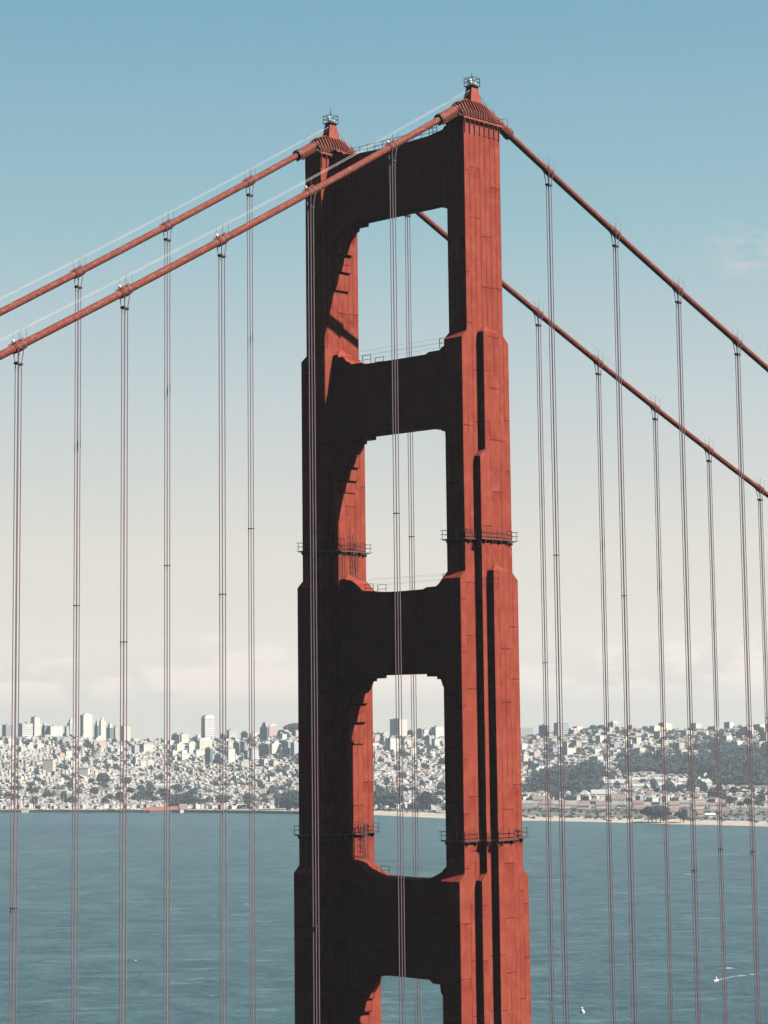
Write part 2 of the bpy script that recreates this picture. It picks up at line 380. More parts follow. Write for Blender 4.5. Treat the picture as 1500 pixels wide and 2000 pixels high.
def saddle_housing(cx, far):
    m = MB()
    arch = [(y, 224.95-.085*y*y) for y in [i*.4-3.6 for i in range(19)]]
    arch[0] = (-3.6, 222.9); arch[-1] = (3.6, 222.9)
    # inner body, narrower than the ribs; its dark colour stands for shade between them
    ys = [p[0] for p in arch]
    vs = []; 
    for y, z in arch:
        vs += [(cx-.95, y, 221.5), (cx-.95, y, max(221.9, z-1.7)), (cx-.2, y, z-.3), (cx+.2, y, z-.3), (cx+.95, y, max(221.9, z-1.7)), (cx+.95, y, 221.5)]
    fs = [(i*6+j, i*6+j+1, (i+1)*6+j+1, (i+1)*6+j) for i in range(len(arch)-1) for j in range(5)]
    fs += [tuple(range(6)), tuple((len(arch)-1)*6+j for j in range(6))]
    m.add(vs, fs)
    hs = m.build('saddle_housing', MT['core'], bridge)
    # ribbed covers: a bent rib every half metre on both flanks
    r = MB()
    for s in (1, -1):
        for i in range(14):
            y = -3.5+i*7/13; z = 225.05-.085*y*y
            pl = [(.25, z), (.62, z-.28), (1.3, z-1.55), (1.45, z-1.75 if z-1.75 > 222.2 else 222.2), (1.5, 221.55)]
            for (xa, za), (xb, zb) in zip(pl, pl[1:]):
                t = .1
                d = Vector((xb-xa, 0, zb-za)).normalized(); n_ = Vector((-d.z, 0, d.x))
                if n_.x > 0: n_ = -n_
                q = [(xa, za), (xb, zb), (xb+n_.x*.3, zb+n_.z*.3), (xa+n_.x*.3, za+n_.z*.3)]
                r.prism([(cx+s*x, zz) for x, zz in q], 'y', y-.065, y+.065)
        for h in (.55, 1.0): r.bar((cx+s*1.55, -3.7, 221.6+h), (cx+s*1.55, 3.7, 221.6+h), .04)
    # top plate following the arch
    for (ya, za), (yb, zb) in zip(arch[1:-1], arch[2:-1]):
        za += .1; zb += .1
        r.add([(cx-.4,ya,za),(cx+.4,ya,za),(cx+.4,yb,zb),(cx-.4,yb,zb),(cx-.4,ya,za-.15),(cx+.4,ya,za-.15),(cx+.4,yb,zb-.15),(cx-.4,yb,zb-.15)],
              [(0,1,2,3),(4,7,6,5),(0,4,5,1),(1,5,6,2),(2,6,7,3),(3,7,4,0)])
    r.build('ribbed_cover', MT['housing'], hs)
    # balcony round the leg head
    b = MB(); b.box(cx-2.05, cx+2.05, -4.15, 4.15, 221.46, 221.72)
    for s in (1, -1):
        for i in range(9):
            y = -3.9+i*7.8/8; b.box(cx+s*1.62 if s > 0 else cx-2.0, cx+2.0 if s > 0 else cx-1.62, y-.05, y+.05, 221.2, 221.458)
    b.build('balcony', MT['housing'], hs)
    q = MB()
    for x in (cx-2.0, cx+2.0):
        for h in (.5, 1.0): q.bar((x, -4.1, 221.72+h), (x, 4.1, 221.72+h), .028)
        for i in range(10):
            y = -4.1+i*8.2/9; q.bar((x, y, 221.7), (x, y, 222.75), .035)
    for y, e in ((-4.1, -1), (4.1, 1)):
        for h in (.5, 1.0): q.bar((cx-2, y, 221.72+h), (cx-.9, y, 221.72+h), .03); q.bar((cx+.9, y, 221.72+h), (cx+2, y, 221.72+h), .03)
        q.bar((cx+2, y, 222.75), (cx+2, y+e*1.0, 222.75), .035); q.bar((cx+2, y+e*1.0, 222.75), (cx+2, y+e*1.0, 221.4), .035); q.bar((cx+2, y, 221.75), (cx+2, y+e*1.0, 221.75), .035)
        q.bar((cx, y, 224.6), (cx-.2, y+e*1.3, 223.6), .03)
    q.build('balcony_railing', MT['rail'], hs)
    # beacon pedestal with a cage
    p = MB(); p.frust(cx, 0, 224.6, 226.9, .72, 1.15, .5, .62)
    p.box(cx-1.0, cx+.9, -1.25, -1.16, 224.75, 224.95)
    p.build('beacon_pedestal', MT['housing'], hs)
    g = MB(); g.box(cx-.78, cx+.78, -.78, .78, 226.88, 226.98); c_ = .76
    for h in (.55, 1.08):
        for e in (-c_, c_):
            g.bar((cx-c_, e, 226.98+h), (cx+c_, e, 226.98+h), .05); g.bar((cx+e, -c_, 226.98+h), (cx+e, c_, 226.98+h), .05)
    for sx, sy in ((-c_,-c_),(c_,-c_),(-c_,c_),(c_,c_),(0,-c_),(-c_,0)): g.bar((cx+sx, sy, 226.9), (cx+sx, sy, 228.08), .05)
    g.build('beacon_cage', MT['iron'], hs)
    k = MB(); k.tube([(cx-.1, -.1, 227.04), (cx-.1, -.1, 227.5), (cx-.1, -.1, 227.8), (cx-.1, -.1, 228.0)], [.22, .24, .2, .08], 10)
    k.tube([(cx+.35, .3, 227.04), (cx+.35, .3, 227.45)], .14, 8)
    k.build('beacon_lamp', MT['lamp'], hs, smooth=True)
    a = MB(); a.bar((cx, 0, 227.04), (cx, 0, 229.35 if far else 228.9), .035); a.tube([(cx,0,228.5 if far else 228.3),(cx,0,228.62 if far else 228.4)], .09, 6)
    a.build('antenna', MT['iron'], hs)
    t = MB()
    for e in (-1, 1):
        t = MB(); t.bar((cx+.3, e*.6, 226.3), (cx+.5, e*2.6, 224.4), .03); t.build('stay_rod', MT['iron'], hs)
saddle_housing(LEGX, False); saddle_housing(-LEGX, True)

OFF = 1.0416
SUSP = {1: [-6,-5,-4,-3,-2,-1,1,2,3,4,5], -1: [-4,-3,-2,-1,1,2,3,4,5,6,7,8]}
JOINT = {(1,-1):167.0,(1,-3):155.6,(1,-4):149.7,(1,-2):115.6,(-1,-3):155.4,(-1,-2):161.1,(-1,-1):166.8,(-1,1):167.3,(1,-5):121,(1,1):163,(1,2):157.8,(1,3):118,(1,4):120,(-1,3):149,(-1,4):124,(-1,5):137,(-1,6):118,(-1,7):140}
for s in (1, -1):
    cx = s*LEGX
    m = MB(); ys = [-205+5*i for i in range(41)]+[5*i for i in range(65)]
    ys = sorted(set(ys+[-2.5, 2.5]))
    def zs(y): return min(zcab(y), 224.1-.05*y*y) if abs(y) < 3 else zcab(y)
    m.tube([(cx, y, zs(y)) for y in ys], .46, 16)
    cab = m.build('main_cable', MT['cable'], bridge, smooth=True)
    # sleeves by the saddle
    for y0, y1 in ((-2.9, -6.9), (2.9, 7.7)):
        q = MB(); q.tube([(cx, y0, zcab(y0)), (cx, y1, zcab(y1))], .72, 8)
        if y0 < 0:
            for i in range(6):
                y = y0+(y1-y0)*(i+.5)/6; q.bar((cx+.45, y, zcab(y)-.62), (cx-.45, y, zcab(y)-.95), .06)
            q.bar((cx+.45, y0, zcab(y0)-.78), (cx+.45, y1, zcab(y1)-.78), .06)
        q.build('cable_sleeve', MT['cable'], cab)
        for y in (y0*1.25, y1*.955, y1):
            q = MB()
            d = Vector((0, 1, (zcab(y+.5)-zcab(y-.5)))).normalized()*.09; c = Vector((cx, y, zcab(y)))
            q.tube([c-d, c+d], .80, 16)
            q.build('sleeve_ring', MT['band'], cab)
    # hand ropes
    for side in (-.5, .5):
        w = MB(); yl = [y for y in ys if y < -2]+[-.9]; yr = [.9]+[y for y in ys if y > 2]
        for yy in (yl, yr):
            w.tube([(cx+side*(1 if abs(y) > 1 else .8), y, (zcab(y)+1.72) if abs(y) > 4 else (226.2 if abs(y) < 1 else zcab(y)+1.72)) for y in yy], .021 if yy is yl else .014, 5)
        w.build('hand_rope', MT['wire'], cab)
    for n in SUSP[s]:
        y = n*15.24+math.copysign(OFF, n); sl = (zcab(y+.1)-zcab(y-.1))/.2
        d = Vector((0, 1, sl)).normalized(); up = Vector((0, -d.z, d.y)); c = Vector((cx, y, zcab(y)))
        b = MB(); b.tube([c-d*.75, c+d*.75], .54, 16)
        for e in (-1, 1): b.bar(c-d*1.0*e+up*-.52, c+up*-.58, .07)
        cb = b.build('cable_band', MT['cable'], cab)
        b = MB()
        for e in (-.42, .34, .5):
            b.tube([c+d*e-d*.045, c+d*e+d*.045], .60, 16)
        t0, t1 = (-1.25, -.5), (-.25, 1.05)
        for a0, a1 in (t0, t1):
            b.bar(c+d*a0+up*.58, c+d*a1+up*.62, .09)
        for e in (-.45, .75):
            for sx in (-.5, .5):
                p0 = c+d*e+Vector((sx, 0, 0)); b.bar(p0+Vector((0,0,.3)), p0+Vector((0,0,1.85)), .02)
        b.build('band_fittings', MT['band'], cb)
        if s == 1 and n < 0:
            b = MB(); p0 = c-d*.55+up*.62; b.tube([p0, p0+Vector((0,0,.28)), p0+Vector((0,0,.42))], [.14, .15, .04], 8)
            b.build('cable_lamp', MT['lamp'], cb, smooth=True)
        # hanger: four ropes that leave the band and are drawn together by a spreader
        zsp = c.z-1.95; k = MB()
        for e in (-1, 1):
            k.box(cx-.36, cx+.36, y+e*.26-.12, y+e*.26+.12, zsp-.12-e*.06, zsp+.12-e*.06)
        k.box(cx-.3, cx+.3, y-.3, y+.3, zsp-.1, zsp+.03)
        sp = k.build('suspender', MT['iron'], bridge)
        if (s, n) in JOINT:
            k = MB(); zj = JOINT[(s, n)]; k.box(cx-.33, cx+.33, y-.33, y+.33, zj-.05, zj+.05); k.build('rope_spacer', MT['iron'], sp)
        for sx in (-1, 1):
            for sy in (-1, 1):
                t = MB()
                t.tube([(cx+sx*.46, y+sy*.42, c.z+sl*sy*.42-.25), (cx+sx*.24, y+sy*.24, zsp), (cx+sx*.24, y+sy*.24, 76.5)], .06, 6)
                t.build('rope', MT['rope'], sp)
# road deck the hangers carry (runs below the picture)
m = MB(); m.box(-11.9, 11.9, -205, 330, 75.2, 76.6); 
for sx in (-1, 1):
    x = sx*LEGX
    m.box(x-.5, x+.5, -205, 330, 76.2, 77.0); m.box(x-.5, x+.5, -205, 330, 68.6, 69.4)
    y = -205
    while y < 322: m.bar((x, y, 69), (x, y+7.62, 76.5), .3); m.bar((x, y+7.62, 76.5), (x, y+15.24, 69), .3); y += 15.24
    m.box(min(sx*11.9, x), max(sx*11.9, x), -205, -8.2, 75.6, 76.4); m.box(min(sx*11.9, x), max(sx*11.9, x), 8.2, 330, 75.6, 76.4)
m.build('road_deck', MT['tower'], bridge)
HAZE = 4.1e-5
# ------------------------------------------------------------------ land across the bay
TAB = [  # column, shore distance, hill foot distance, ridge distance, ridge row in the photo
 (-1400, 4300, 5000, 6000, 1452), (-300, 3700, 4450, 5000, 1446), (0, 3598, 4330, 4900, 1443), (120, 3560, 4300, 4900, 1440), (250, 3515, 4270, 5050, 1452), (330, 3490, 4250, 5050, 1452),
 (400, 3460, 4200, 4950, 1448), (480, 3425, 4150, 4850, 1446), (570, 3375, 4080, 4800, 1441), (740, 3295, 3950, 4750, 1440), (860, 3175, 3900, 4750, 1444),
 (1010, 3090, 3780, 4700, 1443), (1100, 3055, 3720, 4700, 1436), (1200, 3010, 3700, 4650, 1430), (1300, 2960, 3650, 4600, 1432), (1400, 2925, 3600, 4500, 1431), (1500, 2884, 3560, 4400, 1426), (1800, 2780, 3450, 4300, 1420), (3000, 2500, 3100, 4200, 1400)]
def tab(u):
    for a, b in zip(TAB, TAB[1:]):
        if u <= b[0]:
            t = max(0, (u-a[0])/(b[0]-a[0])); return [a[i]+(b[i]-a[i])*t for i in range(1, 5)]
    return list(TAB[-1][1:])
def Hgt(u, D):
    s, f, r, py = tab(u)
    hr = CAM.z-(py-horizon(u))/FPX*r
    if D < s: return max(-4, (D-s)*.05)
    if D < s+150: return 1.6*(D-s)/150+.05
    if D < f: t = (D-s-150)/(f-s-150); return 1.65+t*6
    if D < r:
        t = (D-f)/(r-f); q = .55*t+.45*(3*t*t-2*t*t*t)
        n = noise.noise(Vector((u*.006, D*.004, 1.7)))*9*math.sin(PI*t)
        return 7.65+(hr-7.65)*q+n
    return hr-min(60, (D-r)*.03)+noise.noise(Vector((u*.01, D*.002, 5)))*2
def colrow(x, y, z):
    u, v = pix((x, y, z)); return u, v
def polar(x, y):
    D = math.hypot(x-CAM.x, y-CAM.y)
    u, v = pix((x, y, CAM.z)); return u, D
def at_row(u, row):
    """distance on the land where the ground shows at that row of column u"""
    s, f, r, py = tab(u); D = s
    while D < r:
        h = Hgt(u, D)
        if horizon(u)+(CAM.z-h)/D*FPX <= row: return D
        D += 6
    return r-15

SAND = simple('beach_sand', (0.1492, 0.1262, 0.1007), .9, .1, .1, .02)
GRASS = simple('shore_grass', (0.0578, 0.0510, 0.0418), .9, .1, .25, .02)
TOWNG = simple('street_ground', (0.104, 0.100, 0.092), .9, .1, .2, .02)
WOODG = simple('woodland_floor', (0.020, 0.026, 0.016), .9, .1, .2, .02)
us = [-1400+i*50 for i in range(22)]+[-300+i*12 for i in range(176)]+[1830+i*60 for i in range(20)]
def is_wood(u, v):
    n = noise.noise(Vector((u*.012, v*.03, 3)))*14
    if u > 1395 and 1466+n < v < 1540: return True
    if 1290 < u <= 1395 and 1488+n < v < 1518: return True
    if 1212 < u <= 1290 and 1492+n < v < 1512: return True
    if 1040 < u < 1165 and 1514+n*.5 < v < 1552: return True
    if u > 1150 and 1552 < v < 1560: return False
    return False
def strip(d):
    vs = []; fs = []; mi = []
    nd = len(d)
    for u in us:
        s, f, r, py = tab(u)
        for t in d:
            D = s+(f-s)*t if t <= 1 else (f+(r-f)*(t-1) if t <= 2 else r+(t-2)*2600)
            vs.append(ground(u, D, Hgt(u, D)))
    for i in range(len(us)-1):
        for j in range(nd-1):
            fs.append((i*nd+j, (i+1)*nd+j, (i+1)*nd+j+1, i*nd+j+1))
            u = us[i]; s, f, r, py = tab(u); t = d[j]
            D = s+(f-s)*t if t <= 1 else f+(r-f)*(t-1)
            v = horizon(u)+(CAM.z-Hgt(u, D))/D*FPX
            k = 2
            dd = D-s
            if u > 690:
                if dd < 105: k = 0
                elif u > 990 and dd < 420: k = 1
                elif dd < 150: k = 1
            if k == 2 and is_wood(u, v): k = 3
            if t > 2: k = 3
            mi.append(k)
    return vs, fs, mi
dl = [-.12, -.03, 0, .05, .1, .14, .18, .24]+[.3+.07*i for i in range(11)]+[1.04+.04*i for i in range(25)]+[2.05, 2.3, 3]
vs, fs, mi = strip(dl)
m = MB(); m.v = [tuple(v) for v in vs]; m.f = fs; m.m = mi
land = m.build('land', [SAND, GRASS, TOWNG, WOODG], smooth=True)
tag(land, kind='structure')

# water -----------------------------------------------------------
def water_mat():
    m, nt, b = base_mat('bay_water', (.03, .09, .11), .45, .22)
    g = N(nt, 'ShaderNodeNewGeometry'); P = g.outputs['Position']
    rot = N(nt, 'ShaderNodeVectorRotate'); rot.rotation_type = 'Z_AXIS'; rot.inputs['Angle'].default_value = -.85; nt.links.new(P, rot.inputs['Vector'])
    Pr = vscale(nt, rot.outputs[0], (1, .55, 1))
    w1 = noise_n(nt, Pr, .035, 6, .68); w2 = noise_n(nt, Pr, .16, 5, .6); big = noise_n(nt, vscale(nt, rot.outputs[0], (.6, 1, 1)), .0022, 4, .55)
    strk = noise_n(nt, vscale(nt, rot.outputs[0], (.25, 1.2, 1)), .012, 5, .6)
    c = mixc(nt, mapr(nt, big, .35, .65), WA, WB)
    c = mixc(nt, mapr(nt, w1, .42, .66, 0, .6), c, WC)
    c = mixc(nt, mapr(nt, w2, .45, .7, 0, .5), c, WC)
    c = mixc(nt, mapr(nt, strk, .55, .75, 0, .35), c, WD)
    fine = noise_n(nt, vscale(nt, rot.outputs[0], (.3, 1, 1)), .075, 6, .7)
    c = mixc(nt, mapr(nt, fine, .54, .64, 0, .5), c, WD)
    c = mixc(nt, mapr(nt, fine, .34, .46, .5, 0), c, WA)
    # long darker streak off the marina
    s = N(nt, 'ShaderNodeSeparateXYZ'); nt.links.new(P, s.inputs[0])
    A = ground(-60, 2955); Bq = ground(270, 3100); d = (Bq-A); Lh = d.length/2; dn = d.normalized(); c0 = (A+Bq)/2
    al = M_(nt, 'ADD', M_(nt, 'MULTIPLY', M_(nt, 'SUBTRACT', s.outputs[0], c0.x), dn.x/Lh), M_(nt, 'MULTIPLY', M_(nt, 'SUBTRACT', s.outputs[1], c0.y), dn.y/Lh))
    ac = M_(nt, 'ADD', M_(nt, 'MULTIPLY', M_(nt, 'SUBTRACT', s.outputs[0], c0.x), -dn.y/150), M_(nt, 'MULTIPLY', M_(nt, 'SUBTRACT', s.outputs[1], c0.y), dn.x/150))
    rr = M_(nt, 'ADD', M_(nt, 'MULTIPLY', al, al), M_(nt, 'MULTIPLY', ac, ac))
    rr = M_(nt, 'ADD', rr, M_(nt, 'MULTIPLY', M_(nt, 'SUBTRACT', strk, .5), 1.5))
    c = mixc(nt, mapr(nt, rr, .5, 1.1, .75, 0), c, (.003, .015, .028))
    # whitecaps
    cap = M_(nt, 'MULTIPLY', M_(nt, 'GREATER_THAN', noise_n(nt, vscale(nt, rot.outputs[0], (.35, 1, 1)), .09, 3, .55), .735), M_(nt, 'GREATER_THAN', noise_n(nt, P, .011, 2), .5))
    c = mixc(nt, M_(nt, 'MULTIPLY', cap, .7), c, (.22, .25, .25))
    nt.links.new(c, b.inputs['Base Color'])
    nt.links.new(M_(nt, 'ADD', .42, M_(nt, 'MULTIPLY', cap, .5)), b.inputs['Roughness'])
    bp = N(nt, 'ShaderNodeBump'); bp.inputs['Strength'].default_value = .9; bp.inputs['Distance'].default_value = 1.0
    nt.links.new(M_(nt, 'ADD', M_(nt, 'MULTIPLY', w1, 3.), M_(nt, 'MULTIPLY', w2, .9)), bp.inputs['Height']); nt.links.new(bp.outputs[0], b.inputs['Normal'])
    return m
WA, WB, WC, WD = (.0005, .0095, .015), (.0025, .0165, .0205), (.015, .041, .042), (.040, .070, .072)
fwd = Vector((F.x, F.y, 0)).normalized(); rgt = Vector((fwd.y, -fwd.x, 0))
def local_rect(x0, x1, y0, y1, z):
    return [(CAM.x+rgt.x*x+fwd.x*y, CAM.y+rgt.y*x+fwd.y*y, z) for x, y in ((x0,y0),(x1,y0),(x1,y1),(x0,y1))]
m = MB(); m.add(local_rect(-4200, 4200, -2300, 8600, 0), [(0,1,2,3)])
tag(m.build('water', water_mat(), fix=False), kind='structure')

# headland the picture is taken from (unseen; heightened to block the tower's sky light)
hv = []; hf = []; nx, ny = 60, 46
for j in range(ny):
    for i in range(nx):
        X = -2600+i*95; Y = -90-j*48
        t = max(0, min(1, (-Y-60)/900)); q = 3*t*t-2*t*t*t
        side = 1-.35*abs(math.sin((X-200)*.0009))
        z = q*400*side+noise.noise(Vector((X*.004, Y*.004, 0)))*28*min(1, t*4)-3
        dc = math.hypot(X-CAM.x, Y-CAM.y)
        z = min(z, 136+max(0, (-Y-229)*.42)) if dc < 700 else z
        if Y > -200: z = min(z, (-Y-90)*.9)
        if abs(X) < 45 and Y > -420: z = min(z, 60)
        hv.append((X, Y, z))
for j in range(ny-1):
    for i in range(nx-1):
        hf.append((j*nx+i, (j+1)*nx+i, (j+1)*nx+i+1, j*nx+i+1))
m = MB(); m.v = hv; m.f = hf; m.m = [0]*len(hf)
tag(m.build('headland', simple('coastal_scrub', (.03, .036, .02), .95, .05, .3, .01), smooth=True), kind='structure')

# buildings --------------------------------------------------------
GY = R(-12)
cg, sg = math.cos(GY), math.sin(GY)
WALLS = [wall_mat('white_stucco', (0.2419, 0.2222, 0.1911)), wall_mat('cream_stucco', (0.2258, 0.1949, 0.1469)), wall_mat('pale_grey_wall', (0.1694, 0.1637, 0.1506)),
         wall_mat('tan_wall', (0.184, 0.148, 0.112)), wall_mat('pink_wall', (0.200, 0.136, 0.116)), wall_mat('blue_grey_wall', (0.104, 0.120, 0.136))]
WNAME = ['white', 'cream', 'pale grey', 'tan', 'pinkish', 'blue grey']
ROOFS = [simple('gravel_roof', (0.136, 0.132, 0.124), .9), simple('dark_roof', (.075, .075, .075), .9), simple('red_tile_roof', (0.075, 0.045, 0.038), .85), simple('brown_roof', (0.080, 0.060, 0.048), .9), simple('white_roof', (0.248, 0.240, 0.224), .8), simple('pier_red_roof', (.10, .030, .022), .85)]
RNAME = ['grey', 'dark', 'red', 'brown', 'white']
def house_mesh(mb, x, y, z, lx, ly, h, wi, ri, kind, nw):
    """house in grid coordinates; walls use material wi, roofs nw+ri"""
    x0, x1, y0, y1 = x-lx/2, x+lx/2, y-ly/2, y+ly/2; zb = z-3
    if kind == 0:
        mb.box(x0, x1, y0, y1, zb, z+h, wi, nw+ri)
        mb.box(x0+.25, x1-.25, y0+.25, y1-.25, z+h+.004, z+h+.3, nw+ri)
        if (x*7+y) % 3 < 1.3: mb.box(x-1.2, x+1.2, y-1.5, y+1, z+h+.3, z+h+2.2, wi, nw+ri)
    elif kind == 1:      # gable along the longer side
        mb.box(x0, x1, y0, y1, zb, z+h, wi)
        g = min(lx, ly)*.32; e = .4
        if lx > ly:
            mb.prism([(y0-e, z+h+.01), (y1+e, z+h+.01), (y, z+h+g)], 'x', x0-e, x1+e, nw+ri)
            mb.prism([(y0, z+h), (y1, z+h), (y, z+h+g-.25)], 'x', x0-e-.02, x1+e+.02, wi)
        else:
            mb.prism([(x0-e, z+h+.01), (x1+e, z+h+.01), (x, z+h+g)], 'y', y0-e, y1+e, nw+ri)
            mb.prism([(x0, z+h), (x1, z+h), (x, z+h+g-.25)], 'y', y0-e-.02, y1+e+.02, wi)
    else:                # hip
        mb.box(x0, x1, y0, y1, zb, z+h, wi)
        g = min(lx, ly)*.28; e = .5
        if lx > ly: a, b_ = (x0+ly/2, x1-ly/2), (y, y)
        else: a, b_ = (x, x), (y0+lx/2, y1-lx/2)
        P0 = (a[0], b_[0], z+h+g); P1 = (a[1], b_[1], z+h+g)
        c = [(x0-e,y0-e,z+h+.01),(x1+e,y0-e,z+h+.01),(x1+e,y1+e,z+h+.01),(x0-e,y1+e,z+h+.01)]
        if lx > ly: mb.add(c+[P0, P1], [(0,1,5,4),(1,2,5),(2,3,4,5),(3,0,4),(3,2,1,0)], nw+ri)
        else: mb.add(c+[P0, P1], [(0,1,4),(1,2,5,4),(2,3,5),(3,0,4,5),(3,2,1,0)], nw+ri)

HANG = [29, 150, 243, 328, 436, 492]
HR = [1063, 1087, 1185, 1217, 1292, 1342, 1394, 1457]
ORD = 'first second third fourth fifth sixth seventh eighth ninth tenth eleventh twelfth thirteenth fourteenth fifteenth sixteenth seventeenth eighteenth nineteenth twentieth'.split()+['%dth' % k for k in range(21, 300)]
def where_u(u):
    if u < 29: return 'left of the leftmost hanger'
    if u < 492:
        i = max(k for k, h in enumerate(HANG) if h <= u); return 'between left hangers %s and %s' % (['one','two','three','four','five','six'][i], ['one','two','three','four','five','six'][i+1])
    if u < 600: return 'at tower left edge'
    if u < 790: return 'left in tower opening'
    if u < 880: return 'right in tower opening'
    if u < 1063: return 'at tower right edge'
    if u >= 1457: return 'right of the rightmost hanger'
    i = max(k for k, h in enumerate(HR) if h <= u); W_ = ['one','two','three','four','five','six','seven','eight']
    return 'between right hangers %s and %s' % (W_[i], W_[i+1])
def where_v(v):
    return 'on skyline' if v < 1448 else 'high up' if v < 1472 else 'mid slope' if v < 1500 else 'low slope' if v < 1535 else 'on flats' if v < 1568 else 'by shore'
def rank_labels(items, noun):
    """items: (object, u, v, look words). Gives every object a label of its own, counted from the left inside its cell."""
    cells = {}
    for o, u, v, look in items: cells.setdefault((look, where_u(u), where_v(v)), []).append((u, o))
    for (look, wu, wv), l in cells.items():
        l.sort(key=lambda t: t[0])
        for i, (u, o) in enumerate(l):
            cnt = '' if len(l) == 1 else (('leftmost ' if i == 0 else ORD[i]+' from left, '))
            o['label'] = ' '.join(('%s%s %s %s, %s' % (cnt, look, noun, wv, wu)).split())

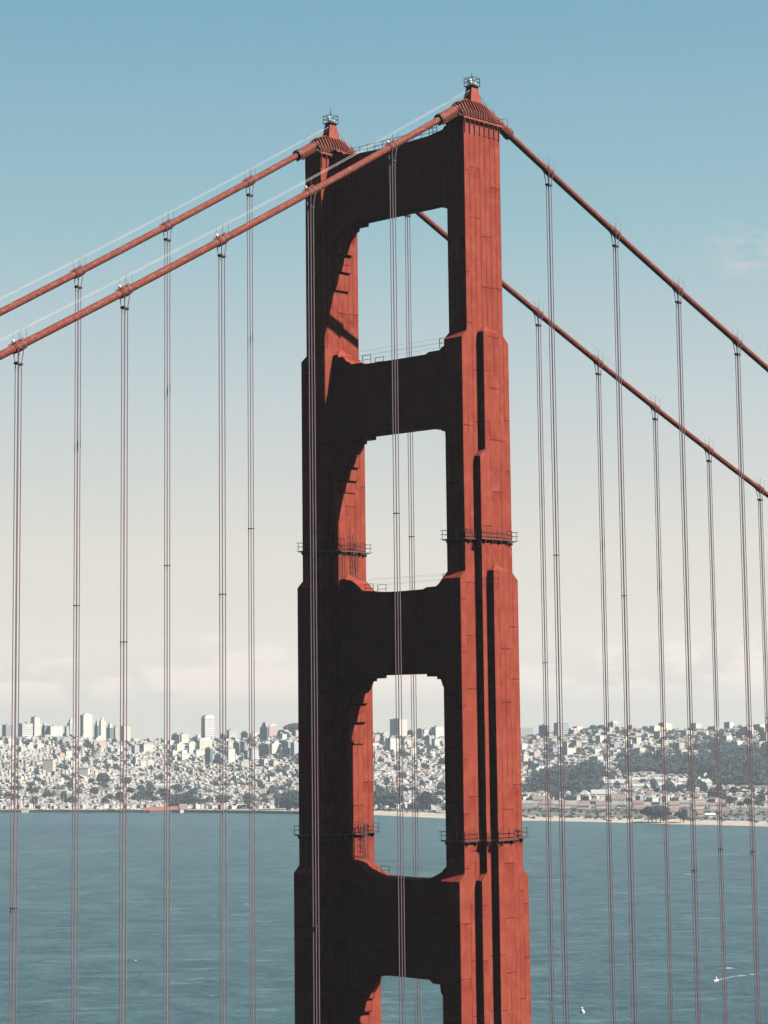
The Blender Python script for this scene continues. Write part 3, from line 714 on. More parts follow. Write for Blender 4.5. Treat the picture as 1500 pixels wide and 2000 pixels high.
# --- hand placed buildings: (u0, u1, top row, base row, lit share, wall index or (col, striped), label)
stripeW = wall_mat('white_banded_facade', (0.240, 0.228, 0.212), 3, 3.6, (0.064, 0.076, 0.088), .4, .8, True)
stripeG = wall_mat('grey_banded_facade', (0.136, 0.144, 0.148), 3, 3.6, (0.036, 0.048, 0.060), .45, .85, True)
vertG = wall_mat('grey_ribbed_facade', (0.144, 0.144, 0.140), 2.6, 40, (0.040, 0.048, 0.056), .6, .85)
dkG = wall_mat('dark_glass_facade', (0.052, 0.068, 0.084), 3, 3.6, (0.024, 0.036, 0.048), .5, .9)
WX = {'w': WALLS[0], 'c': WALLS[1], 'g': WALLS[2], 't': WALLS[3], 'p': WALLS[4], 'b': WALLS[5], 'sw': stripeW, 'sg': stripeG, 'v': vertG, 'd': dkG}
TOWERS = [
 (4,26,1416,1441,.55,'v','dark sided tower block left of the leftmost hanger'),
 (38,83,1413,1441,.78,'sw','long banded slab on the skyline right of the leftmost hanger'),
 (60,79,1401,1414,.5,'w','small pale block crowning the long banded slab'),
 (83,92,1416,1440,.5,'d','narrow dark block squeezed right of the long banded slab'),
 (92,122,1418,1440,.7,'w','white flat topped block with grey cornice on left skyline'),
 (126,135,1419,1434,.5,'g','low hazy block left of the second hanger'),
 (131,147,1412,1436,.6,'g','hazy stepped tower just left of second hanger'),
 (157,180,1397,1445,.68,'w','tallest white slab right of the second hanger'),
 (184,194,1417,1444,.3,'d','dark slim tower in front of the stepped white tower'),
 (194,207,1409,1441,.7,'w','stepped white tower between second and third hangers'),
 (207,222,1421,1440,.4,'d','squat dark block right of the stepped white tower'),
 (222,235,1419,1441,.7,'t','tan block with dark windows left of third hanger'),
 (237,255,1418,1450,.8,'c','pale cream tower behind the third hanger'),
 (164,183,1447,1459,.2,'b','grey low block below the tallest white slab'),
 (183,206,1446,1463,.9,'p','pinkish brown low block below the stepped white tower'),
 (257,272,1455,1472,.5,'g','grey block at the dip right of the third hanger'),
 (272,300,1452,1470,.6,'w','pale apartment slab at the skyline dip'),
 (258,270,1478,1492,.3,'w','white cube block with dark side below the skyline dip'),
 (274,286,1484,1498,.9,'w','bright white block lower right of third hanger'),
 (287,300,1485,1499,.9,'c','cream block nearest the fourth hanger, low'),
 (334,353,1435,1453,.1,'b','dark grey slab right of the fourth hanger'),
 (352,369,1433,1455,.8,'w','white block beside the dark grey slab'),
 (381,392,1440,1452,.5,'g','hazy block left of the slope topped tower'),
 (393,419,1402,1452,.66,'sw','tall pale tower with sloped top between fourth and fifth hangers'),
 (429,443,1434,1450,.3,'d','dark block behind the fifth hanger'),
 (443,464,1426,1446,.75,'g','pinkish grey slab between fifth and sixth hangers'),
 (470,490,1431,1446,.3,'b','blue grey block left of the sixth hanger'),
 (492,506,1430,1447,.8,'w','white block right of the sixth hanger'),
 (507,525,1420,1449,.15,'d','dark stepped tower left of the pink tower'),
 (525,541,1417,1443,.9,'p','pink topped tower near the tower left edge'),
 (334,347,1455,1470,.3,'b','grey cube block under the dark grey slab'),
 (345,360,1452,1468,.9,'w','white block under the white skyline block'),
 (367,382,1453,1470,.8,'w','bright block left below slope topped tower'),
 (385,414,1446,1464,.8,'c','broad cream block at foot of the slope topped tower'),
 (382,400,1464,1478,.9,'w','white low block between fourth and fifth hangers'),
 (400,416,1461,1493,.3,'d','dark tall block in the middle distance left of fifth hanger'),
 (418,435,1473,1492,.2,'b','blue grey block touching the fifth hanger'),
 (354,366,1469,1486,.85,'w','small white tower midway to the slope topped tower'),
 (444,459,1462,1492,.85,'w','white upright block right of fifth hanger'),
 (443,460,1447,1462,.8,'c','cream block above the white upright block'),
 (455,469,1450,1472,.15,'d','dark block with low wing, centre left hill'),
 (470,479,1448,1468,.2,'d','narrow dark block left of sixth hanger'),
 (476,487,1466,1486,.3,'b','grey block at the foot of the banded white block'),
 (487,505,1464,1487,.8,'sw','banded white block behind the sixth hanger'),
 (505,526,1453,1476,.1,'d','broad dark grey block right of the sixth hanger'),
 (527,549,1452,1476,.8,'w','white block full of windows near tower left edge'),
 (550,567,1448,1475,.25,'b','dark blue grey block near tower left edge'),
 (567,583,1450,1478,.5,'g','grey block half hidden by tower left edge'),
 (470,488,1486,1500,.9,'t','tan low block under the banded white block'),
 (761,795,1405,1437,.42,'w','big two toned slab on skyline in tower opening'),
 (795,812,1428,1440,.3,'b','low grey block right of the big two toned slab'),
 (813,826,1424,1446,.2,'d','dark block in the tower opening'),
 (826,842,1424,1446,.85,'w','white windowed block beside the dark block in opening'),
 (842,866,1420,1442,.65,'w','white skyline block by the right side of opening'),
 (730,742,1437,1451,.9,'p','pinkish block at the left side of opening'),
 (741,752,1437,1450,.3,'b','grey block next to the pinkish block in opening'),
 (752,777,1442,1468,.62,'w','bright white block below the big two toned slab'),
 (782,806,1444,1457,.7,'c','cream low block between hangers in the opening'),
 (812,832,1449,1458,.8,'w','long low white block in the opening'),
 (829,842,1438,1458,.3,'g','grey tower block in front of the white windowed block'),
 (842,862,1443,1462,.7,'w','lower white block by the right side of opening'),
 (1014,1041,1421,1443,.95,'v','cream topped ribbed slab right of the tower'),
 (1052,1072,1417,1443,.3,'d','blue grey block at first hanger right of tower'),
 (1081,1110,1412,1442,.75,'sg','blue grey gridded slab on right skyline'),
 (1112,1119,1426,1438,.9,'c','tiny cream block right of the gridded slab'),
 (1187,1210,1411,1433,.6,'g','faint hazy tower above the treeline on the right'),
 (1262,1277,1471,1492,.1,'b','dark side block on the wooded slope right'),
 (1276,1294,1471,1494,.95,'p','pinkish tan balconied block on the wooded right slope'),
 (1040,1068,1498,1513,.85,'c','long cream apartment row low on the right slope'),
 (1115,1132,1460,1475,.8,'w','white cube block mid slope right of the tower'),
 (1019,1030,1474,1494,.85,'c','cream upright block close to tower right edge'),
 (1160,1172,1434,1446,.9,'w','white villa block beneath the right treeline'),
]
def tall_block(u0, u1, top, base, lit, key, label):
    uc = (u0+u1)/2; D = at_row(uc, base); z0 = Hgt(uc, D); w_ = (u1-u0)*D/FPX
    if base < tab(uc)[3]+3: D = tab(uc)[2]+20; z0 = Hgt(uc, D); w_ = (u1-u0)*D/FPX
    ztop = CAM.z-(top-horizon(uc))/FPX*D
    ly = max(3, lit*w_/.82); lx = max(3, (1-lit)*w_/.568)
    if lx > 40: lx = 40
    h = max(6, ztop-z0); P = ground(uc, D, z0)
    m = MB(); m.box(-lx/2, lx/2, -ly/2, ly/2, -6, h, 0, 1)
    o = m.build('apartment_block', [WX[key], ROOFS[0]], loc=P, rz=GY+R(random.uniform(-3, 3)))
    tag(o, label, 'building')
    p = MB()
    p.box(-lx/2-.15, lx/2+.15, -ly/2-.15, ly/2+.15, h+.02, h+.9, 0)
    if 'slope topped' in label or 'sloped top' in label:
        p.prism([(-ly/2, h+.9), (ly/2, h+.9), (ly/2*.7, h+6), (-ly/2*.7, h+6)], 'x', -lx/2+.5, lx/2-.5)
        p.build('sloped_roof', ROOFS[4], o)
    elif 'stepped' in label:
        p.box(-lx*.3, lx*.3, -ly*.3, ly*.3, h+.9, h+7); p.box(-lx*.15, lx*.15, -ly*.15, ly*.15, h+7, h+11)
        p.build('roof_step', WALLS[0], o)
    else:
        a = random.uniform(.15, .4); p.box(-lx*a, lx*a*.6, -ly*a*.8, ly*a, h+.9, h+random.uniform(2.5, 4.5))
        p.build('roof_house', random.choice([ROOFS[0], ROOFS[4], WALLS[2]]), o)
    if random.random() < .4:
        q = MB(); q.bar((0, ly*.2, h), (0, ly*.2, h+random.uniform(6, 11)), .25); q.build('mast', MT['wire'], o)
    return P.x, P.y, lx, ly
taken = []
for t in TOWERS:
    X, Y, lx, ly = tall_block(*t); taken.append((X, Y, max(lx, ly)*.6+4))

# --- low buildings on the shore: (u0, u1, eave row, ridge row, base row, yaw, depth, wall, roof, kind, label)
LOW = [
 (1149,1222,1526,1519,1535,.62,16,'b',0,1,'long grey roofed hall with dark wall behind the right shore'),
 (1222,1240,1526,1519,1535,-.95,16,'p',3,1,'brick gable end at right of the long grey roofed hall'),
 (1128,1150,1547,1539,1557,.1,18,'g',0,2,'grey hip roofed wing left of the big white hall'),
 (1148,1194,1546,1538,1558,.62,16,'w',0,1,'big white hall with gable and dark window band'),
 (1036,1066,1557,1550,1566,.5,14,'w',3,1,'white house with tan roof right of the tower'),
 (1046,1082,1566,1558,1573,.62,18,'t',2,2,'red hip roofed shed crossed by the first right hangers'),
 (1082,1112,1568,1561,1574,.62,14,'c',3,2,'low cream building with brown hip roof at third right hanger'),
 (1122,1150,1569,1561,1575,.4,13,'w',3,1,'small white gabled house before the big white hall'),
 (1148,1170,1560,1553,1566,.0,15,'w',1,2,'dark hip roofed house below the big white hall'),
 (1158,1182,1568,1561,1573,.62,14,'w',2,1,'white gable house with red roof near the dark fence'),
 (1188,1220,1557,1549,1563,.62,14,'w',2,1,'red roofed two storey house between third and fourth right hangers'),
 (1200,1222,1568,1560,1572,.3,14,'c',1,2,'cream house with dark roof by parked cars'),
 (1222,1262,1520,1515,1532,.62,15,'p',0,1,'leftmost brick barracks with grey roof on right'),
 (1230,1256,1532,1527,1542,.62,15,'w',0,1,'white low barracks in front of the brick barracks'),
 (1250,1282,1534,1528,1542,-.95,15,'w',0,1,'white gabled barracks end left of fifth right hanger'),
 (1272,1300,1519,1514,1528,.62,15,'w',0,1,'pale back row barracks at fifth right hanger'),
 (1280,1306,1530,1524,1540,.62,15,'g',0,1,'grey barracks roof left of the white gable'),
 (1306,1330,1530,1523,1537,-.95,16,'w',0,1,'white gable end with window row at sixth hanger'),
 (1318,1362,1522,1516,1533,.62,16,'c',0,1,'long cream barracks at the sixth right hanger'),
 (1361,1386,1524,1517,1539,-.95,18,'w',0,1,'three storey white gable end with many windows'),
 (1369,1402,1546,1538,1555,.62,16,'c',1,2,'large dark hip roofed house right of the sixth hanger'),
 (1230,1246,1550,1544,1558,-.8,14,'w',2,1,'white gable with red roof left of fifth hanger, upper'),
 (1250,1280,1546,1540,1553,.62,13,'p',2,2,'red roofed cottage amid trees left of fifth hanger'),
 (1290,1300,1548,1540,1555,.62,12,'p',2,1,'small red roofed cottage at the fifth right hanger'),
 (1334,1350,1547,1540,1556,.62,12,'p',2,1,'small pink cottage beside tall dark tree'),
 (1310,1346,1553,1550,1559,.62,8,'w',4,0,'long low white wall building with hedge on right'),
 (1346,1380,1556,1552,1562,.62,8,'w',4,0,'white walled yard right of the sixth hanger'),
 (1230,1254,1564,1558,1571,.62,14,'p',2,1,'pink roofed shed left of the grey block'),
 (1267,1287,1562,1559,1573,.3,12,'b',0,0,'grey cube building above the cypress group'),
 (1285,1300,1564,1560,1572,.62,12,'w',0,0,'white flat building at the cypress group'),
 (1300,1322,1566,1559,1574,.62,12,'c',3,1,'cream house right of the cypress group, upper'),
 (1320,1345,1562,1557,1568,.62,12,'g',1,1,'grey house with dark roof behind sixth hanger'),
 (1293,1322,1579,1572,1585,.62,14,'c',2,1,'long low house with pinkish red roof near the beach'),
 (1344,1376,1567,1563,1574,.62,12,'w',2,1,'red roofed row right of the sixth hanger, left half'),
 (1378,1402,1567,1563,1574,.62,12,'w',2,1,'red roofed row right of the sixth hanger, right half'),
 (1402,1420,1562,1556,1569,.62,12,'p',2,1,'pink gabled house at the seventh right hanger'),
 (1355,1368,1584,1578,1588,.62,12,'t',2,1,'lone red roofed hut on open ground by the beach'),
 (1370,1392,1586,1583,1590,.62,9,'w',4,1,'white low shed with dark doors near the beach'),
 (1428,1452,1560,1555,1567,.62,12,'w',3,2,'cream two storey house right of the seventh hanger'),
 (1460,1487,1560,1555,1568,.62,12,'c',3,2,'cream arcaded house at the eighth right hanger'),
 (1484,1500,1561,1556,1568,.62,12,'w',2,2,'cream house at the right picture edge'),
 (772,866,1557,1554,1566,.62,16,'t',0,1,'long tan warehouse behind trees in the tower opening'),
 (835,866,1569,1566,1577,.62,12,'w',0,0,'low white boathouse at the right of tower opening'),
 (785,800,1560,1556,1572,.2,12,'w',1,1,'white gabled house amid trees in the tower opening'),
 (288,356,1581,1574,1585,.72,14,'d',5,1,'long red roofed pier shed on the waterfront'),
 (352,363,1577,1567,1584,-.8,12,'w',2,1,'white arched gable end of the red roofed pier shed'),
 (255,300,1532,1528,1541,.8,14,'w',4,0,'long white arcaded building left of fourth hanger'),
 (300,345,1531,1527,1540,.8,14,'w',0,1,'long white hall crossed by the fourth hanger'),
 (280,300,1581,1576,1585,.72,10,'d',5,1,'low red roofed wharf shed left of the fourth hanger'),
 (43,60,1575,1573,1583,.6,14,'w',4,0,'white cube boathouse on the sea wall at far left'),
 (467,480,1560,1556,1572,.6,12,'p',3,0,'pinkish house behind masts left of sixth hanger'),
 (498,560,1576,1574,1583,.6,16,'w',0,0,'low wide yacht club with flat grey roof'),
 (192,224,1536,1533,1548,.5,14,'w',0,0,'broad white block left of the third hanger, low'),
 (155,176,1498,1494,1515,.4,14,'w',0,0,'white stepped church like block near second hanger'),
 (84,108,1482,1478,1506,.4,14,'c',0,0,'cream school block with tower right of leftmost hanger'),
]
for (u0, u1, eave, ridge, base, yaw, dep, key, ri, kind, label) in LOW:
    uc = (u0+u1)/2; D = at_row(uc, base); z0 = Hgt(uc, D); P = ground(uc, D, z0)
    ang = YAW  # view heading; local x runs across the picture when yaw = 0
    rz = ang+ (yaw-.62)*.8
    w_ = (u1-u0)*D/FPX; L_ = max(6, w_*.86); dp = min(dep, 16)
    h = max(3.2, (base-eave)*D/FPX-.5)
    mw = MB(); mw.box(-L_/2, L_/2, -dp/2, dp/2, -3, h, 0, 0)
    rr = max(1.2, (eave-ridge)*D/FPX)
    o = empty('shore_building' if kind else 'flat_roofed_building', P, rz); tag(o, label, 'building')
    gx = yaw < -.5
    if kind == 1:
        if gx: mw.prism([(-L_/2, h), (L_/2, h), (0, h+rr-.3)], 'y', -dp/2, dp/2)
        else: mw.prism([(-dp/2, h), (dp/2, h), (0, h+rr-.3)], 'x', -L_/2, L_/2)
    mw.build('wall', WX[key], o)
    rf = MB(); e = .5
    if kind == 0: rf.box(-L_/2-e, L_/2+e, -dp/2-e, dp/2+e, h+.02, h+.8)
    elif kind == 1:
        t = .35
        if gx: rf.prism([(-L_/2-e, h-.2), (0, h+rr-.1), (L_/2+e, h-.2), (L_/2+e, h-.2+t), (0, h+rr-.1+t), (-L_/2-e, h-.2+t)], 'y', -dp/2-e, dp/2+e)
        else: rf.prism([(-dp/2-e, h-.2), (0, h+rr-.1), (dp/2+e, h-.2), (dp/2+e, h-.2+t), (0, h+rr-.1+t), (-dp/2-e, h-.2+t)], 'x', -L_/2-e, L_/2+e)
    else:
        k = min(L_, dp)/2*.8
        rf.add([(-L_/2-e,-dp/2-e,h+.02),(L_/2+e,-dp/2-e,h+.02),(L_/2+e,dp/2+e,h+.02),(-L_/2-e,dp/2+e,h+.02),(-L_/2+k,0,h+rr),(L_/2-k,0,h+rr)],
               [(0,1,5,4),(1,2,5),(2,3,4,5),(3,0,4),(3,2,1,0)])
    rf.build('roof', ROOFS[ri], o)
    if w_ > 16:
        for k in range(2):
            c = MB(); x = L_*(-.25+.4*k); c.box(x-.5, x+.5, -.5, .5, h+rr*.5, h+rr+1.6); c.build('chimney', ROOFS[3], o)
    taken.append((P.x, P.y, L_*.55+3))

# --- streets of houses
ORG = ground(700, 4000)
def to_world(gx, gy): return ORG.x+gx*cg-gy*sg, ORG.y+gx*sg+gy*cg
inv = []
cand = []
random.seed(11)
def free(X, Y, r=6):
    return all((X-a)**2+(Y-b)**2 > (c+r*.4)**2 for a, b, c in taken)
BX, BY = 96, 126
for bi in range(-26, 34):
    for bj in range(-26, 34):
        X, Y = to_world(bi*BX, bj*BY); u, D = polar(X, Y)
        if not (-420 < u < 1900 and 2700 < D < 5600): continue
        for row in range(5):
            for k in range(15):
                gx = bi*BX+8+row*17.6+random.uniform(-2, 2); gy = bj*BY+7+k*7.8
                X, Y = to_world(gx, gy); u, D = polar(X, Y); s, f, r, py = tab(u)
                if D < s+(110 if u < 690 else 200 if u < 990 else 560) or D > r+60 or u < -400 or u > 1880: continue
                z = Hgt(u, D); v = horizon(u)+(CAM.z-z)/D*FPX
                n = noise.noise(Vector((X*.006, Y*.006, 9)))
                treey = .07+max(0, n)*.35
                if is_wood(u, v): treey = .88
                elif u > 1010: treey += .07
                if u > 1250 and v < 1500: treey += .06
                if is_wood(u, v) and free(X, Y) and random.random() < .8: inv.append((X, Y, z, u, v, D)); continue
                if random.random() < treey:
                    if free(X, Y): inv.append((X, Y, z, u, v, D))
                    continue
                if not free(X, Y): continue
                hi = 1 if (v < 1500 and random.random() < .035) else 0
                h = random.choice([4.0, 4.4, 5.0, 5.6, 6.2, 7.0])+(random.uniform(4, 11) if hi else 0)
                lx = random.uniform(8.5, 13)*(1.2 if hi else 1); ly = random.uniform(5.8, 8.2)*(1.7 if hi else 1)
                if u > 1000: lx *= 1.22; ly *= 1.15; h *= 1.3
                wi = random.choices(range(6), [44, 24, 12, 9, 5, 6])[0]; kind = random.choices([0, 1, 2], [56, 26, 18])[0]
                ri = random.choices(range(5), [50, 14, 9, 9, 18])[0] if kind == 0 else random.choices(range(4), [36, 26, 18, 20])[0]
                if hi: kind = 0
                cand.append((gx, gy, z, lx, ly, h, wi, ri, kind, u, v, D, X, Y))
vis = [c for c in cand if (4 < c[9] < 576 or 738 < c[9] < 862 or 1022 < c[9] < 1496)]
vis.sort(key=lambda c: -(c[5]*(c[3]*.57+c[4]*.82))/c[11]**2)
print('HOUSES', len(cand), 'TREES', len(inv))
ind = set(id(c) for c in vis[:292])
items = []
stuffH = MB(); HM = WALLS+ROOFS[:5]
grp = {}
for c in cand:
    gx, gy, z, lx, ly, h, wi, ri, kind, u, v, D, X, Y = c
    if id(c) in ind:
        m = MB(); house_mesh(m, 0, 0, 0, lx, ly, h, 0, 0, kind, 1)
        o = m.build('house', [WALLS[wi], ROOFS[ri]], loc=(X, Y, z), rz=GY)
        look = '%s %s%s' % (WNAME[wi], '%s ' % (RNAME[ri]+' roofed') if kind else 'flat topped ', 'tall' if h > 13 else 'low' if h < 5.7 else '')
        tag(o, None, 'house', 'town houses on the slopes across the bay')
        items.append((o, u, v-5, look.strip()))
    else:
        house_mesh(stuffH, gx, gy, z, lx, ly, h, wi, ri, kind, 6)
rank_labels(items, 'house')
o = stuffH.build('town_houses', HM, loc=(ORG.x, ORG.y, 0), rz=GY)
tag(o, 'mass of small pale houses covering the flats and hills across the bay', 'houses', None, 'stuff')

# --- trees
LEAF = leaf_mat('tree_leaves', (.0025, .0050, .0065), (.010, .016, .0155)); LEAF2 = leaf_mat('cypress_leaves', (0.0033, 0.0055, 0.0048), (0.0084, 0.0110, 0.0088)); BARK = simple('bark', (0.0182, 0.0110, 0.0128), .9)
def crown_into(mb, x, y, z, w, h, rnd, nq, m=0, flat=False):
    for k in range(rnd.randint(4, 6)):
        a = rnd.uniform(0, 2*PI); rr = rnd.uniform(0, .55)*w/2; q = rnd.uniform(.25, .42)*w
        cx, cy, cz = x+math.cos(a)*rr, y+math.sin(a)*rr, z+h*rnd.uniform(.25, .8)
        t = [(1,0,0),(-1,0,0),(0,1,0),(0,-1,0),(0,0,1),(0,0,-1)]
        vs = [(cx+a_*q*rnd.uniform(.6, 1.1), cy+b_*q*rnd.uniform(.6, 1.1), cz+c_*min(q, h*.4)*rnd.uniform(.6, 1.1)) for a_, b_, c_ in t]
        mb.add(vs, [(0,2,4),(2,1,4),(1,3,4),(3,0,4),(2,0,5),(1,2,5),(3,1,5),(0,3,5)], m)
    for k in range(nq):
        th = rnd.uniform(0, 2*PI); ph = rnd.uniform(-.5, 1); rr = rnd.uniform(.72, 1.08)
        if flat: ph = abs(ph)
        c = Vector((x+math.cos(th)*math.sqrt(1-ph*ph)*rr*w/2, y+math.sin(th)*math.sqrt(1-ph*ph)*rr*w/2, z+h*.45+ph*rr*h*.52))
        s = rnd.uniform(.05, .11)*w; a = Vector((rnd.uniform(-1,1), rnd.uniform(-1,1), rnd.uniform(-1,1))).normalized(); b = a.orthogonal().normalized()
        mb.add([c-a*s-b*s*.6, c+a*s-b*s*.6, c+a*s*.7+b*s, c-a*s*.7+b*s], [(0,1,2,3)], m)
def tree_proto(name, w, h, tr, mat, seed, flat=False):
    rnd = random.Random(seed)
    o = empty(name)
    m = MB(); m.tube([(0,0,-2),(0.1,0,tr*.6),(.3,.1,tr+h*.4)], [.6, .45, .2], 7)
    for k in range(4):
        a = k*PI/2+.4; m.tube([(0.1,0,tr*.7),(math.cos(a)*w*.18, math.sin(a)*w*.18, tr+h*.25),(math.cos(a)*w*.32, math.sin(a)*w*.32, tr+h*.5)], [.3,.2,.08], 5)
    m.build('trunk', BARK, o)
    c = MB(); crown_into(c, 0, 0, tr, w, h, rnd, 170, 0, flat); crown_into(c, w*.1, -w*.1, tr+h*.1, w*.7, h*.8, rnd, 90, 0, flat)
    c.build('crown', mat, o, fix=False); return o
PROT = [tree_proto('broadleaf_tree', 11, 9, 3, LEAF, 1), tree_proto('broadleaf_tree', 13, 11, 3.5, LEAF, 2), tree_proto('cypress_tree', 17, 6.5, 7, LEAF2, 3, True), tree_proto('conifer_tree', 9, 15, 3, LEAF2, 4)]
SPECIAL = [(1261,1600,1.15,2),(1268,1601,1.4,2),(1276,1600,1.25,1),(1284,1601,1.45,2),(1291,1601,1.2,2),(1329,1601,1.35,3),(1323,1600,.9,2),
 (737,1578,1.9,1),(748,1578,2.0,1),(760,1578,1.9,1),(771,1578,1.7,1),(820,1577,1.5,1),(832,1577,1.7,1),(842,1577,1.3,1),(806,1578,1.1,0),
 (202,1534,2.0,1),(335,1576,1.1,0),(345,1575,1.3,1),(356,1574,1.2,1),(368,1573,1.4,1),(380,1574,1.2,1),(392,1575,1.1,1),(345,1564,1.2,1),(410,1566,1.0,0),(428,1566,1.1,0),
 (545,1580,1.2,1),(556,1579,1.4,1),(567,1578,1.5,1),(577,1578,1.5,1),(560,1566,1.4,1),(571,1564,1.5,1),(484,1576,1.6,3),
 (570,1436,2.0,2),(578,1434,2.1,2),(549,1446,1.5,1),(556,1446,1.3,1),
 (1302,1553,1.6,1),(1350,1552,2.2,3),(1345,1556,1.6,3),(1325,1550,1.4,1),(1420,1570,1.2,0),(1455,1572,1.1,0),(1476,1572,1.1,0),(1440,1573,.9,0),
 (1150,1426,1.3,1),(1158,1425,1.5,1),(1166,1424,1.6,1),(1174,1425,1.5,1),(1181,1426,1.2,1),(1215,1424,1.2,1),(1222,1425,1.1,1),(1140,1430,1.2,1),(1128,1434,1.1,1),(1120,1435,1.1,1)]
rnd = random.Random(5)
titems = []
pl = []
used = set()
for u, row, sc_, k in SPECIAL:
    D = at_row(u, row) if row > tab(u)[3]+4 else tab(u)[2]+(40 if row > 1430 else 250); pl.append((ground(u, D, Hgt(u, D)), u, row, sc_, k))
def vis_u(u): return 4 < u < 578 or 736 < u < 864 or 1022 < u < 1496
random.seed(3)
tw = []
for (X, Y, z, u, v, D) in inv:
    sc_ = random.uniform(.7, 1.25)*(1.45 if is_wood(u, v) else 1); tw.append((Vector((X, Y, z)), u, v, sc_, random.choice([0, 0, 1, 1, 3] if not is_wood(u, v) else [1, 1, 1, 3]), D))
# extra trees inside the woods
for i in range(9000):
    u = random.uniform(1030, 1750); s, f, r, py = tab(u); D = random.uniform(s+300, r)
    z = Hgt(u, D); v = horizon(u)+(CAM.z-z)/D*FPX
    if is_wood(u, v) and random.random() < .35:
        P = ground(u, D, z)
        if free(P.x, P.y, 4): tw.append((P, u, v, random.uniform(1.0, 1.9), random.choice([1, 1, 0, 3]), D))
vt = sorted([t for t in tw if vis_u(t[1])], key=lambda t: -t[3]/t[5])
nI = 290-len(pl)
# spread the single trees: those standing apart in the town first, then the nearest of the woods
apart = [t for t in vt if not is_wood(t[1], t[2])][:int(nI*.6)]
wood = [t for t in vt if is_wood(t[1], t[2])][:nI-len(apart)]
indt = set(id(t) for t in apart+wood)
pl += [t[:5] for t in apart+wood]
TN = ['round broad', 'large round', 'flat topped dark', 'tall dark']
for P, u, v, sc_, k in pl:
    if k in used: o = copy_tree(PROT[k])
    else: o = PROT[k]; used.add(k)
    o.location = P; o.scale = (sc_, sc_*rnd.uniform(.85, 1.15), sc_*rnd.uniform(.85, 1.1)); o.rotation_euler.z = rnd.uniform(0, 6.28)
    tag(o, None, 'tree', 'trees across the bay'); titems.append((o, u, v-4, ('small ' if sc_ < .85 else 'big ' if sc_ > 1.45 else '')+TN[k]))
rank_labels(titems, 'tree')
ws = MB(); r2 = random.Random(8)
for t in tw:
    if id(t) in indt: continue
    P, u, v, sc_, k, D = t
    w_, h_ = (11, 9) if k == 0 else (13, 12) if k == 1 else (9, 16)
    crown_into(ws, P.x, P.y, P.z+1, w_*sc_, h_*sc_, r2, 26)
tag(ws.build('distant_woods', LEAF, fix=False), 'dark massed trees filling the wooded slopes and gardens across the bay', 'woods', None, 'stuff')

sh = MB(); r3 = random.Random(12)
for k in range(420):
    u = r3.uniform(1012, 1640); row = r3.uniform(1579, 1597)+(u-1250)*.012
    if r3.random() < .6: row = r3.choice([1579.5, 1584, 1593.5])+(u-1250)*.012+r3.uniform(-.6, .6)
    D = at_row(u, row); P = ground(u, D, Hgt(u, D)-.3); w_ = r3.uniform(3, 9); crown_into(sh, P.x, P.y, P.z, w_, w_*r3.uniform(.3, .55), r3, 10)
for k in range(60):
    u = r3.uniform(700, 860); P = ground(u, tab(u)[0]+r3.uniform(125, 160), 1.2); w_ = r3.uniform(3, 8); crown_into(sh, P.x, P.y, P.z, w_, w_*.45, r3, 10)
tag(sh.build('shore_shrubs', LEAF, fix=False), 'low scrub and hedges scattered over the open shore ground', 'shrubs', None, 'stuff')
# --- marina: moored sailing boats, sea wall, cars
HULL = simple('boat_hull', (0.288, 0.280, 0.264), .4, .4, .05); CAR = [simple('car_paint_white', (0.280, 0.280, 0.272), .4), simple('car_paint_dark', (0.024, 0.028, 0.036), .4), simple('car_paint_silver', (0.160, 0.164, 0.168), .4)]
GLASS = simple('dark_window_glass', (.03, .04, .05), .2, .5)
def sailboat():
    o = empty('sailing_boat')
    m = MB(); n = 9; L_ = 11
    vs = []
    for i in range(n):
        t = i/(n-1); x = -L_/2+L_*t; b_ = 1.7*math.sin(PI*min(1, .25+t*.75))**.7 if t < .98 else .05; sh = 1.1+.5*t*t
        vs += [(x, -b_, sh), (x, -b_*.7, .2), (x, 0, -.3), (x, b_*.7, .2), (x, b_, sh)]
    fs = [(i*5+j, (i+1)*5+j, (i+1)*5+j+1, i*5+j+1) for i in range(n-1) for j in range(4)]+[(i*5+4, (i+1)*5+4, (i+1)*5, i*5) for i in range(n-1)]+[(0,1,2,3,4)]
    m.add(vs, fs); m.build('hull', HULL, o)
    c = MB(); c.frust(-.3, 0, 1.1, 2.0, 2.2, .9, 1.8, .7); c.build('cabin', HULL, o)
    q = MB(); q.bar((.6, 0, 1), (.6, 0, 17), .28); q.bar((.6, 0, 3), (-4, 0, 3.1), .12); q.bar((.6, -1.1, 10), (.6, 1.1, 10), .06); q.build('mast', MT['wire'], o)
    q = MB(); q.tube([(.4, 0, 3.25), (-1.8, 0, 3.35), (-3.9, 0, 3.3)], [.25, .28, .12], 6); q.build('furled_sail', simple('sail_cover', (.03, .05, .09), .8), o)
    return o
sb = sailboat(); first = True; sit = []
random.seed(21)
for k in range(46):
    u = random.uniform(62, 296) if k < 30 else random.choice([random.uniform(398, 470), random.uniform(486, 545)])
    s = tab(u)[0]; D = s+random.uniform(18, 95)
    o = sb if first else copy_tree(sb); first = False
    P = ground(u, D, Hgt(u, D)+.1); o.location = P; o.rotation_euler.z = YAW+random.choice([0, PI/2])+random.uniform(-.15, .15); sc_ = random.uniform(.8, 1.25); o.scale = (sc_,)*3
    tag(o, None, 'boat', 'sailing boats moored in the marina'); sit.append((o, u, 1575, 'white masted moored'))
rank_labels(sit, 'sailboat')
